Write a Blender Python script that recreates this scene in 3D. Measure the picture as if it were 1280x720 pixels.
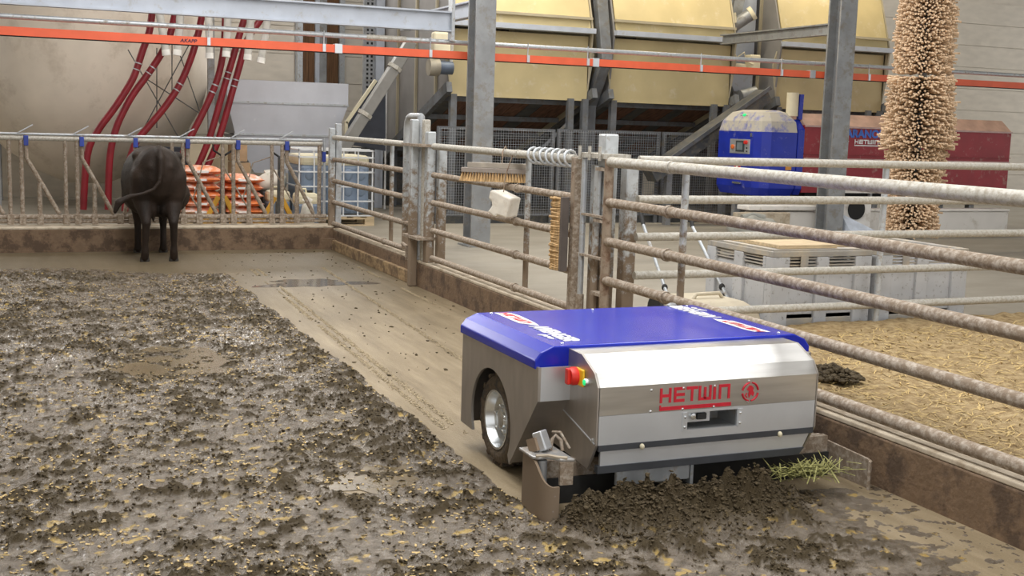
import bpy, bmesh, math, random
import numpy as np
from mathutils import Vector, Matrix, Euler
random.seed(7); rng = np.random.default_rng(7)
S = bpy.context.scene
COL = S.collection
for o in list(bpy.data.objects): bpy.data.objects.remove(o)
R = math.radians

# ---------------------------------------------------------------- camera
# world: +Y runs along the alley, +X across it to the right, Z up, metres
CAM_H, FPX = 1.7, 1470.0
pit, rol, yaw = R(7.927), R(1.745), R(23.13)
FW = Vector((math.sin(yaw)*math.cos(pit), math.cos(yaw)*math.cos(pit), -math.sin(pit)))
r0 = Vector((math.cos(yaw), -math.sin(yaw), 0)); u0 = r0.cross(FW)
RT = r0*math.cos(rol)+u0*math.sin(rol); UP = -r0*math.sin(rol)+u0*math.cos(rol)
cam_d = bpy.data.cameras.new('camera'); cam = bpy.data.objects.new('camera', cam_d); COL.objects.link(cam)
m = Matrix((RT, UP, -FW)).transposed().to_4x4(); m.translation = (0, 0, CAM_H)
cam.matrix_world = m
cam_d.sensor_fit = 'HORIZONTAL'; cam_d.sensor_width = 36; cam_d.lens = 36*FPX/1280
cam_d.clip_end = 200
S.camera = cam

# ---------------------------------------------------------------- light
W = bpy.data.worlds.new('world'); S.world = W; W.use_nodes = True
bg = W.node_tree.nodes['Background']; bg.inputs[0].default_value = (1.0, 0.985, 0.96, 1); bg.inputs[1].default_value = 1.0
def area(name, loc, aim, w, h, power, col=(1, .98, .95)):
    d = bpy.data.lights.new(name, 'AREA'); d.shape = 'RECTANGLE'; d.size = w; d.size_y = h; d.energy = power; d.color = col
    o = bpy.data.objects.new(name, d); COL.objects.link(o); o.location = loc; o.rotation_euler = Vector(aim).to_track_quat('-Z', 'Y').to_euler(); return o
area('added_toplight_alley', (1.7, 7.5, 6.12), (0, 0, -1), 2.0, 16, 620)          # two unseen roof strips, added to light the lane and passage
area('added_toplight_passage', (6.6, 8.5, 6.12), (0, 0, -1), 1.6, 16, 420)
area('added_back_band', (7, 22.5, 5.65), (0, -1, -.12), 28, .95, 1300)            # unseen bright band above the back wall, added for floor glare
S.view_settings.view_transform = 'Standard'; S.view_settings.look = 'None'
S.view_settings.exposure = 0.22; S.view_settings.gamma = 1.0; S.view_settings.use_curve_mapping = False

# ---------------------------------------------------------------- materials
MATS = {}
def mat(name, col, rough=.6, metal=0., var=.18, scale=6., dirt=None, damt=.5, dscale=9., bump=0., bscale=60., stretch=None, coat=0., emit=None, estr=0., zd=None, spec=.5):
    if name in MATS: return MATS[name]
    M = bpy.data.materials.new(name); M.use_nodes = True; N = M.node_tree.nodes; L = M.node_tree.links
    p = N['Principled BSDF']
    geo = N.new('ShaderNodeNewGeometry'); src = geo.outputs['Position']
    if stretch:
        mp = N.new('ShaderNodeMapping'); mp.inputs['Scale'].default_value = stretch
        L.new(src, mp.inputs['Vector']); src = mp.outputs['Vector']
    n = N.new('ShaderNodeTexNoise'); n.inputs['Scale'].default_value = scale; n.inputs['Detail'].default_value = 6
    L.new(src, n.inputs['Vector'])
    rp = N.new('ShaderNodeValToRGB'); rp.color_ramp.elements[0].position = .32; rp.color_ramp.elements[1].position = .68
    rp.color_ramp.elements[0].color = tuple(c*(1-var) for c in col)+(1,); rp.color_ramp.elements[1].color = tuple(min(1, c*(1+var)) for c in col)+(1,)
    L.new(n.outputs['Fac'], rp.inputs['Fac']); out = rp.outputs['Color']
    if dirt:
        d = N.new('ShaderNodeTexNoise'); d.inputs['Scale'].default_value = dscale; d.inputs['Detail'].default_value = 8; d.inputs['Roughness'].default_value = .7
        L.new(geo.outputs['Position'], d.inputs['Vector'])
        dr = N.new('ShaderNodeValToRGB'); e = dr.color_ramp.elements; e[0].position = max(0, .62-damt*.45); e[1].position = e[0].position+.16
        if zd:                            # splashed dirt: more of it low down
            sp3 = N.new('ShaderNodeSeparateXYZ'); L.new(geo.outputs['Position'], sp3.inputs[0])
            mz = N.new('ShaderNodeMapRange'); mz.inputs['From Min'].default_value = zd[0]; mz.inputs['From Max'].default_value = zd[1]; mz.inputs['To Min'].default_value = zd[2]; mz.inputs['To Max'].default_value = -.12
            L.new(sp3.outputs['Z'], mz.inputs['Value']); ad = N.new('ShaderNodeMath'); ad.operation = 'ADD'
            L.new(d.outputs['Fac'], ad.inputs[0]); L.new(mz.outputs['Result'], ad.inputs[1]); L.new(ad.outputs[0], dr.inputs['Fac'])
        else: L.new(d.outputs['Fac'], dr.inputs['Fac'])
        mx = N.new('ShaderNodeMix'); mx.data_type = 'RGBA'; L.new(dr.outputs['Color'], mx.inputs['Factor'])
        L.new(out, mx.inputs['A']); mx.inputs['B'].default_value = tuple(dirt)+(1,); out = mx.outputs['Result']
        mr = N.new('ShaderNodeMapRange'); mr.inputs['To Min'].default_value = rough; mr.inputs['To Max'].default_value = .9
        L.new(dr.outputs['Color'], mr.inputs['Value']); L.new(mr.outputs['Result'], p.inputs['Roughness'])
        if metal > 0:
            mm = N.new('ShaderNodeMapRange'); mm.inputs['To Min'].default_value = metal; mm.inputs['To Max'].default_value = 0
            L.new(dr.outputs['Color'], mm.inputs['Value']); L.new(mm.outputs['Result'], p.inputs['Metallic'])
    else:
        p.inputs['Roughness'].default_value = rough; p.inputs['Metallic'].default_value = metal
    L.new(out, p.inputs['Base Color'])
    if bump:
        b = N.new('ShaderNodeTexNoise'); b.inputs['Scale'].default_value = bscale; b.inputs['Detail'].default_value = 5
        L.new(src, b.inputs['Vector']); bn = N.new('ShaderNodeBump'); bn.inputs['Strength'].default_value = bump; bn.inputs['Distance'].default_value = .02
        L.new(b.outputs['Fac'], bn.inputs['Height']); L.new(bn.outputs['Normal'], p.inputs['Normal'])
    p.inputs['Specular IOR Level'].default_value = spec
    if coat: p.inputs['Coat Weight'].default_value = coat; p.inputs['Coat Roughness'].default_value = .08
    if emit: p.inputs['Emission Color'].default_value = tuple(emit)+(1,); p.inputs['Emission Strength'].default_value = estr
    MATS[name] = M
    return M
DUNG = (.10, .072, .045)
galv = mat('galvanised', (.50, .53, .56), .42, .5, .14, 14, dirt=(.30, .26, .21), damt=.22, dscale=14)
galvd = mat('galvanised_soiled', (.40, .345, .285), .6, .1, .14, 30, dirt=(.235, .18, .13), damt=.5, dscale=34, bump=.12, bscale=120)
galvx = mat('galvanised_splashed', (.50, .53, .55), .42, .45, .12, 14, dirt=(.22, .165, .115), damt=.34, dscale=16, zd=(.3, 1.5, .26))
galvt = mat('galvanised_dusty', (.50, .485, .44), .5, .2, .08, 25, dirt=(.37, .335, .275), damt=.38, dscale=40, bump=.08, bscale=120)
rustd = mat('rusty_steel', (.20, .12, .075), .8, .1, .35, 18, dirt=(.30, .24, .18), damt=.5)
bluest = mat('blue_grey_steel', (.47, .51, .58), .5, .2, .07, 5, dirt=(.40, .39, .37), damt=.12)
hopm = mat('hopper_sheet', (.58, .60, .66), .5, .15, .05, 3, dirt=(.74, .75, .78), damt=.05, dscale=10)
greyst = mat('grey_steel', (.30, .31, .32), .5, .5, .16, 5, dirt=(.24, .22, .19), damt=.25)
undst = mat('shaded_steel', (.15, .16, .175), .6, .3, .2, 5, dirt=(.13, .12, .10), damt=.3)  # grey steel with the shade under the bins put into its colour
darkst = mat('dark_steel', (.085, .09, .095), .6, .3, .25, 5, dirt=(.14, .13, .11), damt=.4)
stain = mat('stainless', (.62, .62, .61), .30, .95, .10, 3.0, stretch=(1, 1, 12))
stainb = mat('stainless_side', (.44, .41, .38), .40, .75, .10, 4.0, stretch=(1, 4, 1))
stainw = mat('stainless_pale', (.66, .69, .73), .42, .75, .06, 4.0)
blue = mat('robot_blue', (.004, .018, .42), .22, .0, .05, 3, spec=.5)
blued = mat('machine_blue', (.012, .03, .36), .4, .0, .12, 4, dirt=(.25, .25, .45), damt=.06)
bluedust = mat('dusty_blue', (.16, .18, .46), .6, .0, .25, 6, dirt=(.50, .47, .40), damt=.62, dscale=5)
redm = mat('machine_red', (.30, .018, .03), .45, 0, .12, 4, dirt=(.4, .25, .22), damt=.12)
reddust = mat('dusty_red', (.55, .36, .28), .7, 0, .18, 5)
black = mat('black_rubber', (.018, .018, .018), .7, 0, .2, 20)
dark = mat('dark_void', (.012, .012, .012), .8)
tyre = mat('tyre', (.035, .033, .03), .85, 0, .3, 20, dirt=(.12, .09, .06), damt=.55, dscale=22, bump=.5, bscale=60)
white = mat('white_print', (.85, .85, .85), .5)
redp = mat('red_print', (.55, .012, .03), .5, 0, .12, 30)
bluep = mat('blue_print', (.05, .16, .62), .5)
orange = mat('orange_rail', (.78, .13, .055), .5, 0, .08, 4)
redhose = mat('red_hose', (.20, .010, .018), .38, 0, .2, 5)
yel = mat('yellow_panel', (.52, .43, .23), .55, .0, .1, 1.6, dirt=(.60, .53, .37), damt=.12, dscale=4)
yeldull = mat('beige_panel', (.42, .37, .26), .6, 0, .12, 2)
beige = mat('beige_fabric', (.74, .66, .56), .85, 0, .06, 2.2, dirt=(.58, .50, .41), damt=.2, dscale=2)
wallm = mat('beige_wall', (.70, .65, .57), .85, 0, .07, 3, stretch=(1, 1, 3))
wood = mat('pale_wood', (.55, .43, .27), .75, 0, .2, 6, stretch=(1, 6, 6), bump=.1)
woodd = mat('brown_wood', (.15, .075, .032), .75, 0, .3, 5, stretch=(6, 6, .6), bump=.2)
rustboard = mat('rusty_board', (.15, .075, .045), .85, 0, .35, 5, stretch=(4, 1, 1))
plank = mat('kerb_plank', (.36, .25, .13), .75, 0, .22, 6, stretch=(6, 1, 6), dirt=(.16, .105, .06), damt=.45, dscale=7, bump=.2, bscale=30)
kerbm = mat('kerb_concrete', (.23, .15, .09), .7, 0, .3, 5, dirt=(.095, .062, .04), damt=.45, dscale=5, bump=.35, bscale=30)
kerbt = mat('kerb_top', (.52, .45, .35), .8, 0, .15, 6, dirt=(.34, .27, .19), damt=.3, dscale=7)
greyp = mat('grey_plastic', (.52, .53, .55), .5, 0, .08, 4, dirt=(.16, .14, .12), damt=.12, dscale=26)
greypd = mat('grey_plastic_dusty', (.38, .36, .33), .65, 0, .15, 5, dirt=(.48, .42, .33), damt=.35, dscale=6)
cream = mat('cream', (.72, .66, .48), .7, 0, .1, 4)
whitew = mat('whitewash', (.74, .72, .69), .7, 0, .06, 3, dirt=(.5, .46, .4), damt=.15, dscale=4)
orbag = mat('orange_bag', (.82, .25, .08), .5, 0, .15, 6, dirt=(.85, .80, .76), damt=.32, dscale=6)
sackm = mat('white_sack', (.70, .66, .58), .6, 0, .12, 7, dirt=(.36, .42, .30), damt=.12, dscale=6)
liq = mat('blue_liquid_plastic', (.19, .25, .34), .35, 0, .12, 3)
yelm = mat('pallet_truck_yellow', (.72, .38, .04), .5, 0, .15, 6)
cage = mat('cage_steel', (.72, .74, .76), .45, .3, .08, 8)
brist = mat('tan_bristle', (.50, .33, .16), .85, 0, .35, 40, stretch=(1, 1, .3))
bristp = mat('pale_bristle', (.66, .49, .33), .9, 0, .22, 60)
cowm = mat('cow_hide', (.022, .014, .010), .6, 0, .6, 5, bump=.35, bscale=110, stretch=(1, 1, .35), spec=.3)
hoof = mat('hoof', (.03, .026, .022), .7)
saltm = mat('salt_block', (.78, .74, .66), .75, 0, .08, 12, dirt=(.62, .55, .45), damt=.2)
red = mat('signal_red', (.68, .03, .02), .4)
yelp = mat('signal_yellow', (.85, .50, .02), .4)
green = mat('signal_green', (.03, .75, .22), .3, emit=(.02, .9, .25), estr=.5)
chrome = mat('zinc_bright', (.75, .78, .80), .25, .95, .08, 8)
screen = mat('screen_dark', (.05, .06, .065), .25)
bluecap = mat('blue_cap', (.03, .06, .34), .5)

def complex_mat(name, stops, nscale, rough, bump, bscale, detail=10, fleck=None, fscale=40, fpos=.62, stretch=(1, 1, 1), rough2=None, attr=False, wet=False, bd=.02):
    M = bpy.data.materials.new(name); M.use_nodes = True; N = M.node_tree.nodes; L = M.node_tree.links; p = N['Principled BSDF']
    geo = N.new('ShaderNodeNewGeometry'); mp = N.new('ShaderNodeMapping'); mp.inputs['Scale'].default_value = stretch
    L.new(geo.outputs['Position'], mp.inputs['Vector'])
    n = N.new('ShaderNodeTexNoise'); n.inputs['Scale'].default_value = nscale; n.inputs['Detail'].default_value = detail; n.inputs['Roughness'].default_value = .68
    L.new(mp.outputs['Vector'], n.inputs['Vector'])
    rp = N.new('ShaderNodeValToRGB'); els = rp.color_ramp.elements
    while len(els) < len(stops): els.new(.5)
    for e, (q, c) in zip(els, stops): e.position = q; e.color = c+(1,)
    L.new(n.outputs['Fac'], rp.inputs['Fac']); out = rp.outputs['Color']
    if fleck:
        f = N.new('ShaderNodeTexNoise'); f.inputs['Scale'].default_value = fscale; f.inputs['Detail'].default_value = 4
        L.new(geo.outputs['Position'], f.inputs['Vector'])
        fr = N.new('ShaderNodeValToRGB'); fr.color_ramp.elements[0].position = fpos; fr.color_ramp.elements[1].position = fpos+.06
        L.new(f.outputs['Fac'], fr.inputs['Fac'])
        mx = N.new('ShaderNodeMix'); mx.data_type = 'RGBA'; L.new(fr.outputs['Color'], mx.inputs['Factor']); L.new(out, mx.inputs['A'])
        mx.inputs['B'].default_value = fleck+(1,); out = mx.outputs['Result']
    def mixc(fac, a_, col_):
        mx = N.new('ShaderNodeMix'); mx.data_type = 'RGBA'; L.new(fac, mx.inputs['Factor']); L.new(a_, mx.inputs['A']); mx.inputs['B'].default_value = col_+(1,); return mx.outputs['Result']
    rsock = None
    if attr:                              # dark crumbly clumps, plus the robot nose's shade, as set in the mesh
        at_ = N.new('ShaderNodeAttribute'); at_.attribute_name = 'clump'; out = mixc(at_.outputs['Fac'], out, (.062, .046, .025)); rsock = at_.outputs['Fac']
        ms_ = N.new('ShaderNodeMapRange'); ms_.inputs['To Min'].default_value = .6; ms_.inputs['To Max'].default_value = .12; L.new(rsock, ms_.inputs['Value']); L.new(ms_.outputs['Result'], p.inputs['Specular IOR Level'])
    if wet:                               # darker brown blended in toward the far end of the lane
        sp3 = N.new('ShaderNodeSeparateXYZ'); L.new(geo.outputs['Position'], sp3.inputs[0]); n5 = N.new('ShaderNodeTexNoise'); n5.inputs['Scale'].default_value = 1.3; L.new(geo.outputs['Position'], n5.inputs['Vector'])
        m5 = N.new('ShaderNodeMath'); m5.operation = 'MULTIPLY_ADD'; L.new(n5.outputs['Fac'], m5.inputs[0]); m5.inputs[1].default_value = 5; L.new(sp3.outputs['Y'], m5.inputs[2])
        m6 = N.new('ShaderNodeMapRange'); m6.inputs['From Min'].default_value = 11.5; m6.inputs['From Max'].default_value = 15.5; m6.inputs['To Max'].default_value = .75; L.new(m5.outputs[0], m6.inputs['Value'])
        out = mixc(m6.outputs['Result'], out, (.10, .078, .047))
    L.new(out, p.inputs['Base Color'])
    if rough2 is not None:
        mr = N.new('ShaderNodeMapRange'); mr.inputs['From Min'].default_value = .35; mr.inputs['From Max'].default_value = .65
        mr.inputs['To Min'].default_value = rough; mr.inputs['To Max'].default_value = rough2
        L.new(rsock or n.outputs['Fac'], mr.inputs['Value']); L.new(mr.outputs['Result'], p.inputs['Roughness'])
    else: p.inputs['Roughness'].default_value = rough
    b = N.new('ShaderNodeTexNoise'); b.inputs['Scale'].default_value = bscale; b.inputs['Detail'].default_value = 6
    L.new(geo.outputs['Position'], b.inputs['Vector']); bn = N.new('ShaderNodeBump'); bn.inputs['Strength'].default_value = bump; bn.inputs['Distance'].default_value = bd
    L.new(b.outputs['Fac'], bn.inputs['Height']); L.new(bn.outputs['Normal'], p.inputs['Normal'])
    if not attr: p.inputs['Specular IOR Level'].default_value = .3
    return M
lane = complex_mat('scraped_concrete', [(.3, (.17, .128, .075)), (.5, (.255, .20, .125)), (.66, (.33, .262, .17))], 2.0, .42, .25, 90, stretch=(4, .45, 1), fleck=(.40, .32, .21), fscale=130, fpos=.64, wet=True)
slab = complex_mat('feed_passage_concrete', [(.3, (.235, .21, .17)), (.5, (.275, .25, .205)), (.7, (.32, .29, .24))], 1.1, .8, .15, 60, stretch=(.8, 1.7, 1))
muck = complex_mat('wet_manure', [(.34, (.075, .056, .036)), (.46, (.125, .098, .070)), (.58, (.19, .157, .12)), (.70, (.27, .23, .185))], 11, .09, .9, 240, fleck=(.42, .29, .085), fscale=13, fpos=.59, rough2=.6, attr=True, bd=.006)
clod = complex_mat('manure_clod', [(.35, (.050, .036, .018)), (.55, (.10, .074, .040)), (.72, (.17, .128, .070))], 30, .7, .7, 120)
bed = complex_mat('straw_bed', [(.34, (.21, .14, .065)), (.5, (.38, .275, .14)), (.66, (.50, .385, .215))], 16, .9, .8, 120, fleck=(.12, .08, .045), fscale=9, fpos=.68)
strawm = mat('straw', (.50, .36, .15), .7, 0, .3, 30)
hay = mat('green_hay', (.34, .33, .12), .7, 0, .3, 40)

# ---------------------------------------------------------------- mesh helpers
class B:
    def __init__(s): s.v = []; s.f = []
    def add(s, vs, fs):
        k = len(s.v); s.v += [tuple(q) for q in vs]; s.f += [tuple(i+k for i in f) for f in fs]; return s
    def box(s, x0, x1, y0, y1, z0, z1):
        v = [(x, y, z) for z in (z0, z1) for y in (y0, y1) for x in (x0, x1)]
        return s.add(v, [(0, 2, 3, 1), (4, 5, 7, 6), (0, 1, 5, 4), (2, 6, 7, 3), (0, 4, 6, 2), (1, 3, 7, 5)])
    def bar(s, p0, p1, w, h, up=(0, 0, 1)):
        p0 = Vector(p0); p1 = Vector(p1); d = (p1-p0).normalized(); a = d.cross(Vector(up))
        if a.length < 1e-4: a = d.cross(Vector((0, 1, 0)))
        a.normalize(); b = a.cross(d).normalized(); v = []
        for p in (p0, p1):
            for i, j in ((-1, -1), (1, -1), (1, 1), (-1, 1)): v.append(p+a*i*w/2+b*j*h/2)
        return s.add(v, [(3, 2, 1, 0), (4, 5, 6, 7), (0, 1, 5, 4), (1, 2, 6, 5), (2, 3, 7, 6), (3, 0, 4, 7)])
    def tube(s, pts, r, n=10, cap=True):
        pts = [Vector(p) for p in pts]; rs = r if isinstance(r, (list, tuple)) else [r]*len(pts)
        v = []; prev = None
        for i, p in enumerate(pts):
            d = (pts[min(i+1, len(pts)-1)]-pts[max(i-1, 0)]).normalized()
            a = prev-d*prev.dot(d) if prev is not None else d.cross(Vector((.13, .31, .94)) if abs(d.z) < .9 else Vector((1, .1, 0)))
            a.normalize(); prev = a; b = d.cross(a)
            for k in range(n):
                t = 2*math.pi*k/n; v.append(p+(a*math.cos(t)+b*math.sin(t))*rs[i])
        f = [(i*n+k, i*n+(k+1) % n, (i+1)*n+(k+1) % n, (i+1)*n+k) for i in range(len(pts)-1) for k in range(n)]
        if cap: f += [tuple(reversed(range(n))), tuple(range((len(pts)-1)*n, len(pts)*n))]
        return s.add(v, f)
    def prism(s, ax, poly, a0, a1):
        def mk(q, a): return {'x': (a, q[0], q[1]), 'y': (q[0], a, q[1]), 'z': (q[0], q[1], a)}[ax]
        n = len(poly); v = [mk(q, a0) for q in poly]+[mk(q, a1) for q in poly]
        return s.add(v, [tuple(range(n)), tuple(reversed(range(n, 2*n)))]+[(i, n+i, n+(i+1) % n, (i+1) % n) for i in range(n)])
    def lathe(s, c, prof, n=20, ax='z', cap=True):
        v = []
        for r_, h in prof:
            for k in range(n):
                t = 2*math.pi*k/n; a, b = r_*math.cos(t), r_*math.sin(t)
                o = {'z': (a, b, h), 'x': (h, a, b), 'y': (a, h, b)}[ax]; v.append((c[0]+o[0], c[1]+o[1], c[2]+o[2]))
        f = [(i*n+k, i*n+(k+1) % n, (i+1)*n+(k+1) % n, (i+1)*n+k) for i in range(len(prof)-1) for k in range(n)]
        if cap: f += [tuple(reversed(range(n))), tuple(range((len(prof)-1)*n, len(prof)*n))]
        return s.add(v, f)
    def ell(s, c, rx, ry, rz, nu=14, nv=9):
        v = [(c[0], c[1], c[2]-rz)]
        for j in range(1, nv):
            t = -math.pi/2+math.pi*j/nv
            for i in range(nu):
                a = 2*math.pi*i/nu; v.append((c[0]+rx*math.cos(t)*math.cos(a), c[1]+ry*math.cos(t)*math.sin(a), c[2]+rz*math.sin(t)))
        v.append((c[0], c[1], c[2]+rz)); e = len(v)-1
        f = [(0, 1+(i+1) % nu, 1+i) for i in range(nu)]
        for j in range(nv-2):
            o = 1+j*nu; f += [(o+i, o+(i+1) % nu, o+nu+(i+1) % nu, o+nu+i) for i in range(nu)]
        o = 1+(nv-2)*nu; f += [(o+i, o+(i+1) % nu, e) for i in range(nu)]
        return s.add(v, f)
    def build(s, name, m, parent=None, smooth=None, bevel=0, local=False, fix=True):
        org = Vector((0, 0, 0))
        if parent is None:
            a = np.array(s.v); lo, hi = a.min(0), a.max(0); org = Vector(((lo[0]+hi[0])/2, (lo[1]+hi[1])/2, lo[2]))
        elif not local:
            q = parent
            while q: org += q.location; q = q.parent
        me = bpy.data.meshes.new(name); me.from_pydata([Vector(q)-org for q in s.v] if not (parent and local) else s.v, [], s.f)
        if fix:
            bm = bmesh.new(); bm.from_mesh(me); bmesh.ops.recalc_face_normals(bm, faces=bm.faces); bm.to_mesh(me); bm.free()
        me.materials.append(m)
        if smooth:
            me.shade_smooth(); me.set_sharp_from_angle(angle=R(smooth))
        o = bpy.data.objects.new(name, me); COL.objects.link(o)
        if parent: o.parent = parent
        else: o.location = org
        if bevel:
            b = o.modifiers.new('bevel', 'BEVEL'); b.width = bevel; b.segments = 2; b.limit_method = 'ANGLE'; b.angle_limit = R(35)
        return o
def tag(o, label=None, cat=None, group=None, kind=None):
    for k, v in (('label', label), ('category', cat), ('group', group), ('kind', kind)):
        if v: o[k] = v
    return o
def thing(name, label, cat, loc=(0, 0, 0), rz=0, group=None):
    o = bpy.data.objects.new(name, None); COL.objects.link(o); o.location = loc; o.rotation_euler = (0, 0, rz); o.empty_display_size = .1
    return tag(o, label, cat, group)
def copy_tree(o, parent=None, loc=None, label=None):
    c = o.copy(); COL.objects.link(c); c.parent = parent
    if loc is not None: c.location = loc
    if label: c['label'] = label
    for ch in [q for q in bpy.data.objects if q.parent == o]: copy_tree(ch, c)
    return c
def text_mesh(txt, size, bold=.0, shear=0., ext=.002):
    cu = bpy.data.curves.new('t', 'FONT'); cu.body = txt; cu.size = size; cu.extrude = ext; cu.offset = bold; cu.shear = shear; cu.resolution_u = 3
    ob = bpy.data.objects.new('t', cu); COL.objects.link(ob); dg = bpy.context.evaluated_depsgraph_get()
    me = bpy.data.meshes.new_from_object(ob.evaluated_get(dg)); bpy.data.objects.remove(ob); return me
def lettering(txt, size, m, parent, org, right, up, bold=0., shear=0., width=None, name='lettering'):
    me = text_mesh(txt, size, bold, shear); xs = [v.co.x for v in me.vertices]
    k = width/(max(xs)-min(xs)) if width else 1; x0 = min(xs)
    right = Vector(right); up = Vector(up); nrm = right.cross(up); base = Vector(org)
    q = parent
    while q: base -= q.location; q = q.parent
    for v in me.vertices: v.co = base+right*((v.co.x-x0)*k)+up*v.co.y+nrm*v.co.z
    me.materials.clear(); me.materials.append(m)
    o = bpy.data.objects.new(name, me); COL.objects.link(o); o.parent = parent; return o
def hetwin(b, org, right, up, wid, hei, th=.003, bar=True, t=.2):
    """square techno letters H E T W I n plus the underline, as bars"""
    right = Vector(right); up = Vector(up); nrm = right.cross(up); org = Vector(org)
    def rc(x0, x1, y0, y1):
        v = [org+right*x*wid+up*y*hei+nrm*z for z in (0, th) for x, y in ((x0, y0), (x1, y0), (x1, y1), (x0, y1))]
        b.add(v, [(3, 2, 1, 0), (4, 5, 6, 7), (0, 1, 5, 4), (1, 2, 6, 5), (2, 3, 7, 6), (3, 0, 4, 7)])
    s = .032; c = [0, .195, .37, .545, .755, .835]
    x = c[0]; rc(x, x+s, 0, 1); rc(x+.125, x+.125+s, 0, 1); rc(x+s, x+.125, .38, .38+t)
    x = c[1]; rc(x, x+s, 0, 1); rc(x+s, x+.15, 0, t); rc(x+s, x+.15, .4, .4+t); rc(x+s, x+.15, 1-t, 1)
    x = c[2]; rc(x, x+.16, 1-t, 1); rc(x+.064, x+.064+s, 0, 1-t)
    x = c[3]; rc(x, x+s, 0, 1); rc(x+.075, x+.075+s, .1, .9); rc(x+.15, x+.15+s, 0, 1); rc(x+s, x+.15, 0, t)
    x = c[4]; rc(x, x+s+.004, 0, 1)
    x = c[5]; rc(x, x+s, 0, 1); rc(x+.13, x+.13+s, 0, 1); rc(x+s, x+.13, 1-t, 1)
    if bar: rc(0, 1.02, -.52, -.27); rc(0, .02, -.27, -.15)
    return b

# numpy value noise
TB = rng.random((256, 256))
def vn(x, y):
    xi = np.floor(x).astype(int); yi = np.floor(y).astype(int); fx = x-xi; fy = y-yi
    fx = fx*fx*(3-2*fx); fy = fy*fy*(3-2*fy)
    g = lambda i, j: TB[i & 255, j & 255]
    return (g(xi, yi)*(1-fx)+g(xi+1, yi)*fx)*(1-fy)+(g(xi, yi+1)*(1-fx)+g(xi+1, yi+1)*fx)*fy
def fbm(x, y, o=4):
    s = 0; a = .5; t = 0
    for k in range(o): s = s+a*vn(x*2**k+17*k, y*2**k+31*k); t += a; a *= .5
    return s/t
def sst(a, b, x): t = np.clip((x-a)/(b-a), 0, 1); return t*t*(3-2*t)
def grid_obj(name, xs, ys, Z, keep, m, smooth=True, attr=None):
    ny, nx = Z.shape; XX, YY = np.meshgrid(xs, ys)
    idx = np.arange(ny*nx).reshape(ny, nx)
    q = np.stack([idx[:-1, :-1], idx[:-1, 1:], idx[1:, 1:], idx[1:, :-1]], -1).reshape(-1, 4)
    k = (keep[:-1, :-1] | keep[:-1, 1:] | keep[1:, 1:] | keep[1:, :-1]).reshape(-1); q = q[k]
    used = np.unique(q); mp = np.zeros(ny*nx, int); mp[used] = np.arange(len(used)); q = mp[q]
    co = np.stack([XX, YY, Z], -1).reshape(-1, 3)[used]
    me = bpy.data.meshes.new(name); me.vertices.add(len(co)); me.vertices.foreach_set('co', co.ravel())
    me.loops.add(q.size); me.loops.foreach_set('vertex_index', q.ravel().astype(np.int32))
    me.polygons.add(len(q)); me.polygons.foreach_set('loop_start', np.arange(0, q.size, 4, dtype=np.int32))
    me.update(calc_edges=True); me.materials.append(m)
    if attr: me.attributes.new(attr[0], 'FLOAT', 'POINT').data.foreach_set('value', attr[1].reshape(-1)[used].astype(np.float32))
    if smooth: me.shade_smooth()
    o = bpy.data.objects.new(name, me); COL.objects.link(o); return o

FZ = .16                                  # level of the feed passage floor
KX = 3.85                                 # alley side of the kerb
# ================================================================ setting
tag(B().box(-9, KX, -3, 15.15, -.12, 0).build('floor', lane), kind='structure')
tag(B().box(KX+.16, 26, -3, 26, -.12, FZ).box(-9, KX+.16, 15.4, 26, -.12, FZ).build('floor_passage', slab), kind='structure')
t1 = B().box(KX, KX+.2, -3, 11.55, -.05, .245).build('trim_1', kerbm, bevel=.01); tag(t1, kind='structure')
B().box(KX+.004, KX+.2, -3, 11.55, .246, .272).build('kerb_cap', kerbt, t1, bevel=.006)
t2 = B().box(KX+.03, KX+.2, 11.62, 15.15, -.05, .245).build('trim_2', kerbm, bevel=.01); tag(t2, kind='structure')
B().box(KX+.034, KX+.2, 11.62, 15.15, .246, .272).build('kerb_cap', kerbt, t2, bevel=.006)
B().box(KX-.02, KX+.03, 11.7, 15.0, .0, .13).build('plank', plank, t2, bevel=.006)
t3 = B().box(-9, KX+.2, 15.15, 15.6, -.05, .275).build('trim_3', kerbm, bevel=.01); tag(t3, kind='structure')
B().box(-9, KX+.05, 15.152, 15.6, .276, .30).build('kerb_cap', kerbt, t3, bevel=.006)
B().prism('z', [(KX-.16, 15.15), (KX+.03, 15.15), (KX+.03, 14.98)], 0, .14).build('corner_fillet', kerbm, t3)
wb = B().box(-9, 26, 22.6, 22.8, 0, 5.15).build('wall_back', wallm); tag(wb, kind='structure')
for i in range(9):                         # cladding boards, wide and shallow
    zz = .3+i*.52
    B().box(-9, 5.0, 22.57, 22.6, zz, zz+.505).build('cladding_board', wallm, wb)
    B().box(5.95, 26, 22.57, 22.6, zz, zz+.505).build('cladding_board', wallm, wb)
tag(B().box(-9.2, -9, -3, 22.8, 0, 6.2).build('wall_left', wallm), kind='structure')
ceil_m = mat('roof_sheet', (.30, .29, .27), .8, 0, .1, 2)
ce = B()  # unseen roof, added to block the open sky and deepen reflections
for xa_, xb_ in ((-9.2, .65), (2.75, 5.75), (7.45, 26)): ce.box(xa_, xb_, -3, 22.9, 6.2, 6.3)
for xa_, xb_ in ((.65, 2.75), (5.75, 7.45)): ce.box(xa_, xb_, -3, -.6, 6.2, 6.3).box(xa_, xb_, 16.6, 22.9, 6.2, 6.3)
tag(ce.build('ceiling', ceil_m), kind='structure')
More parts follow.
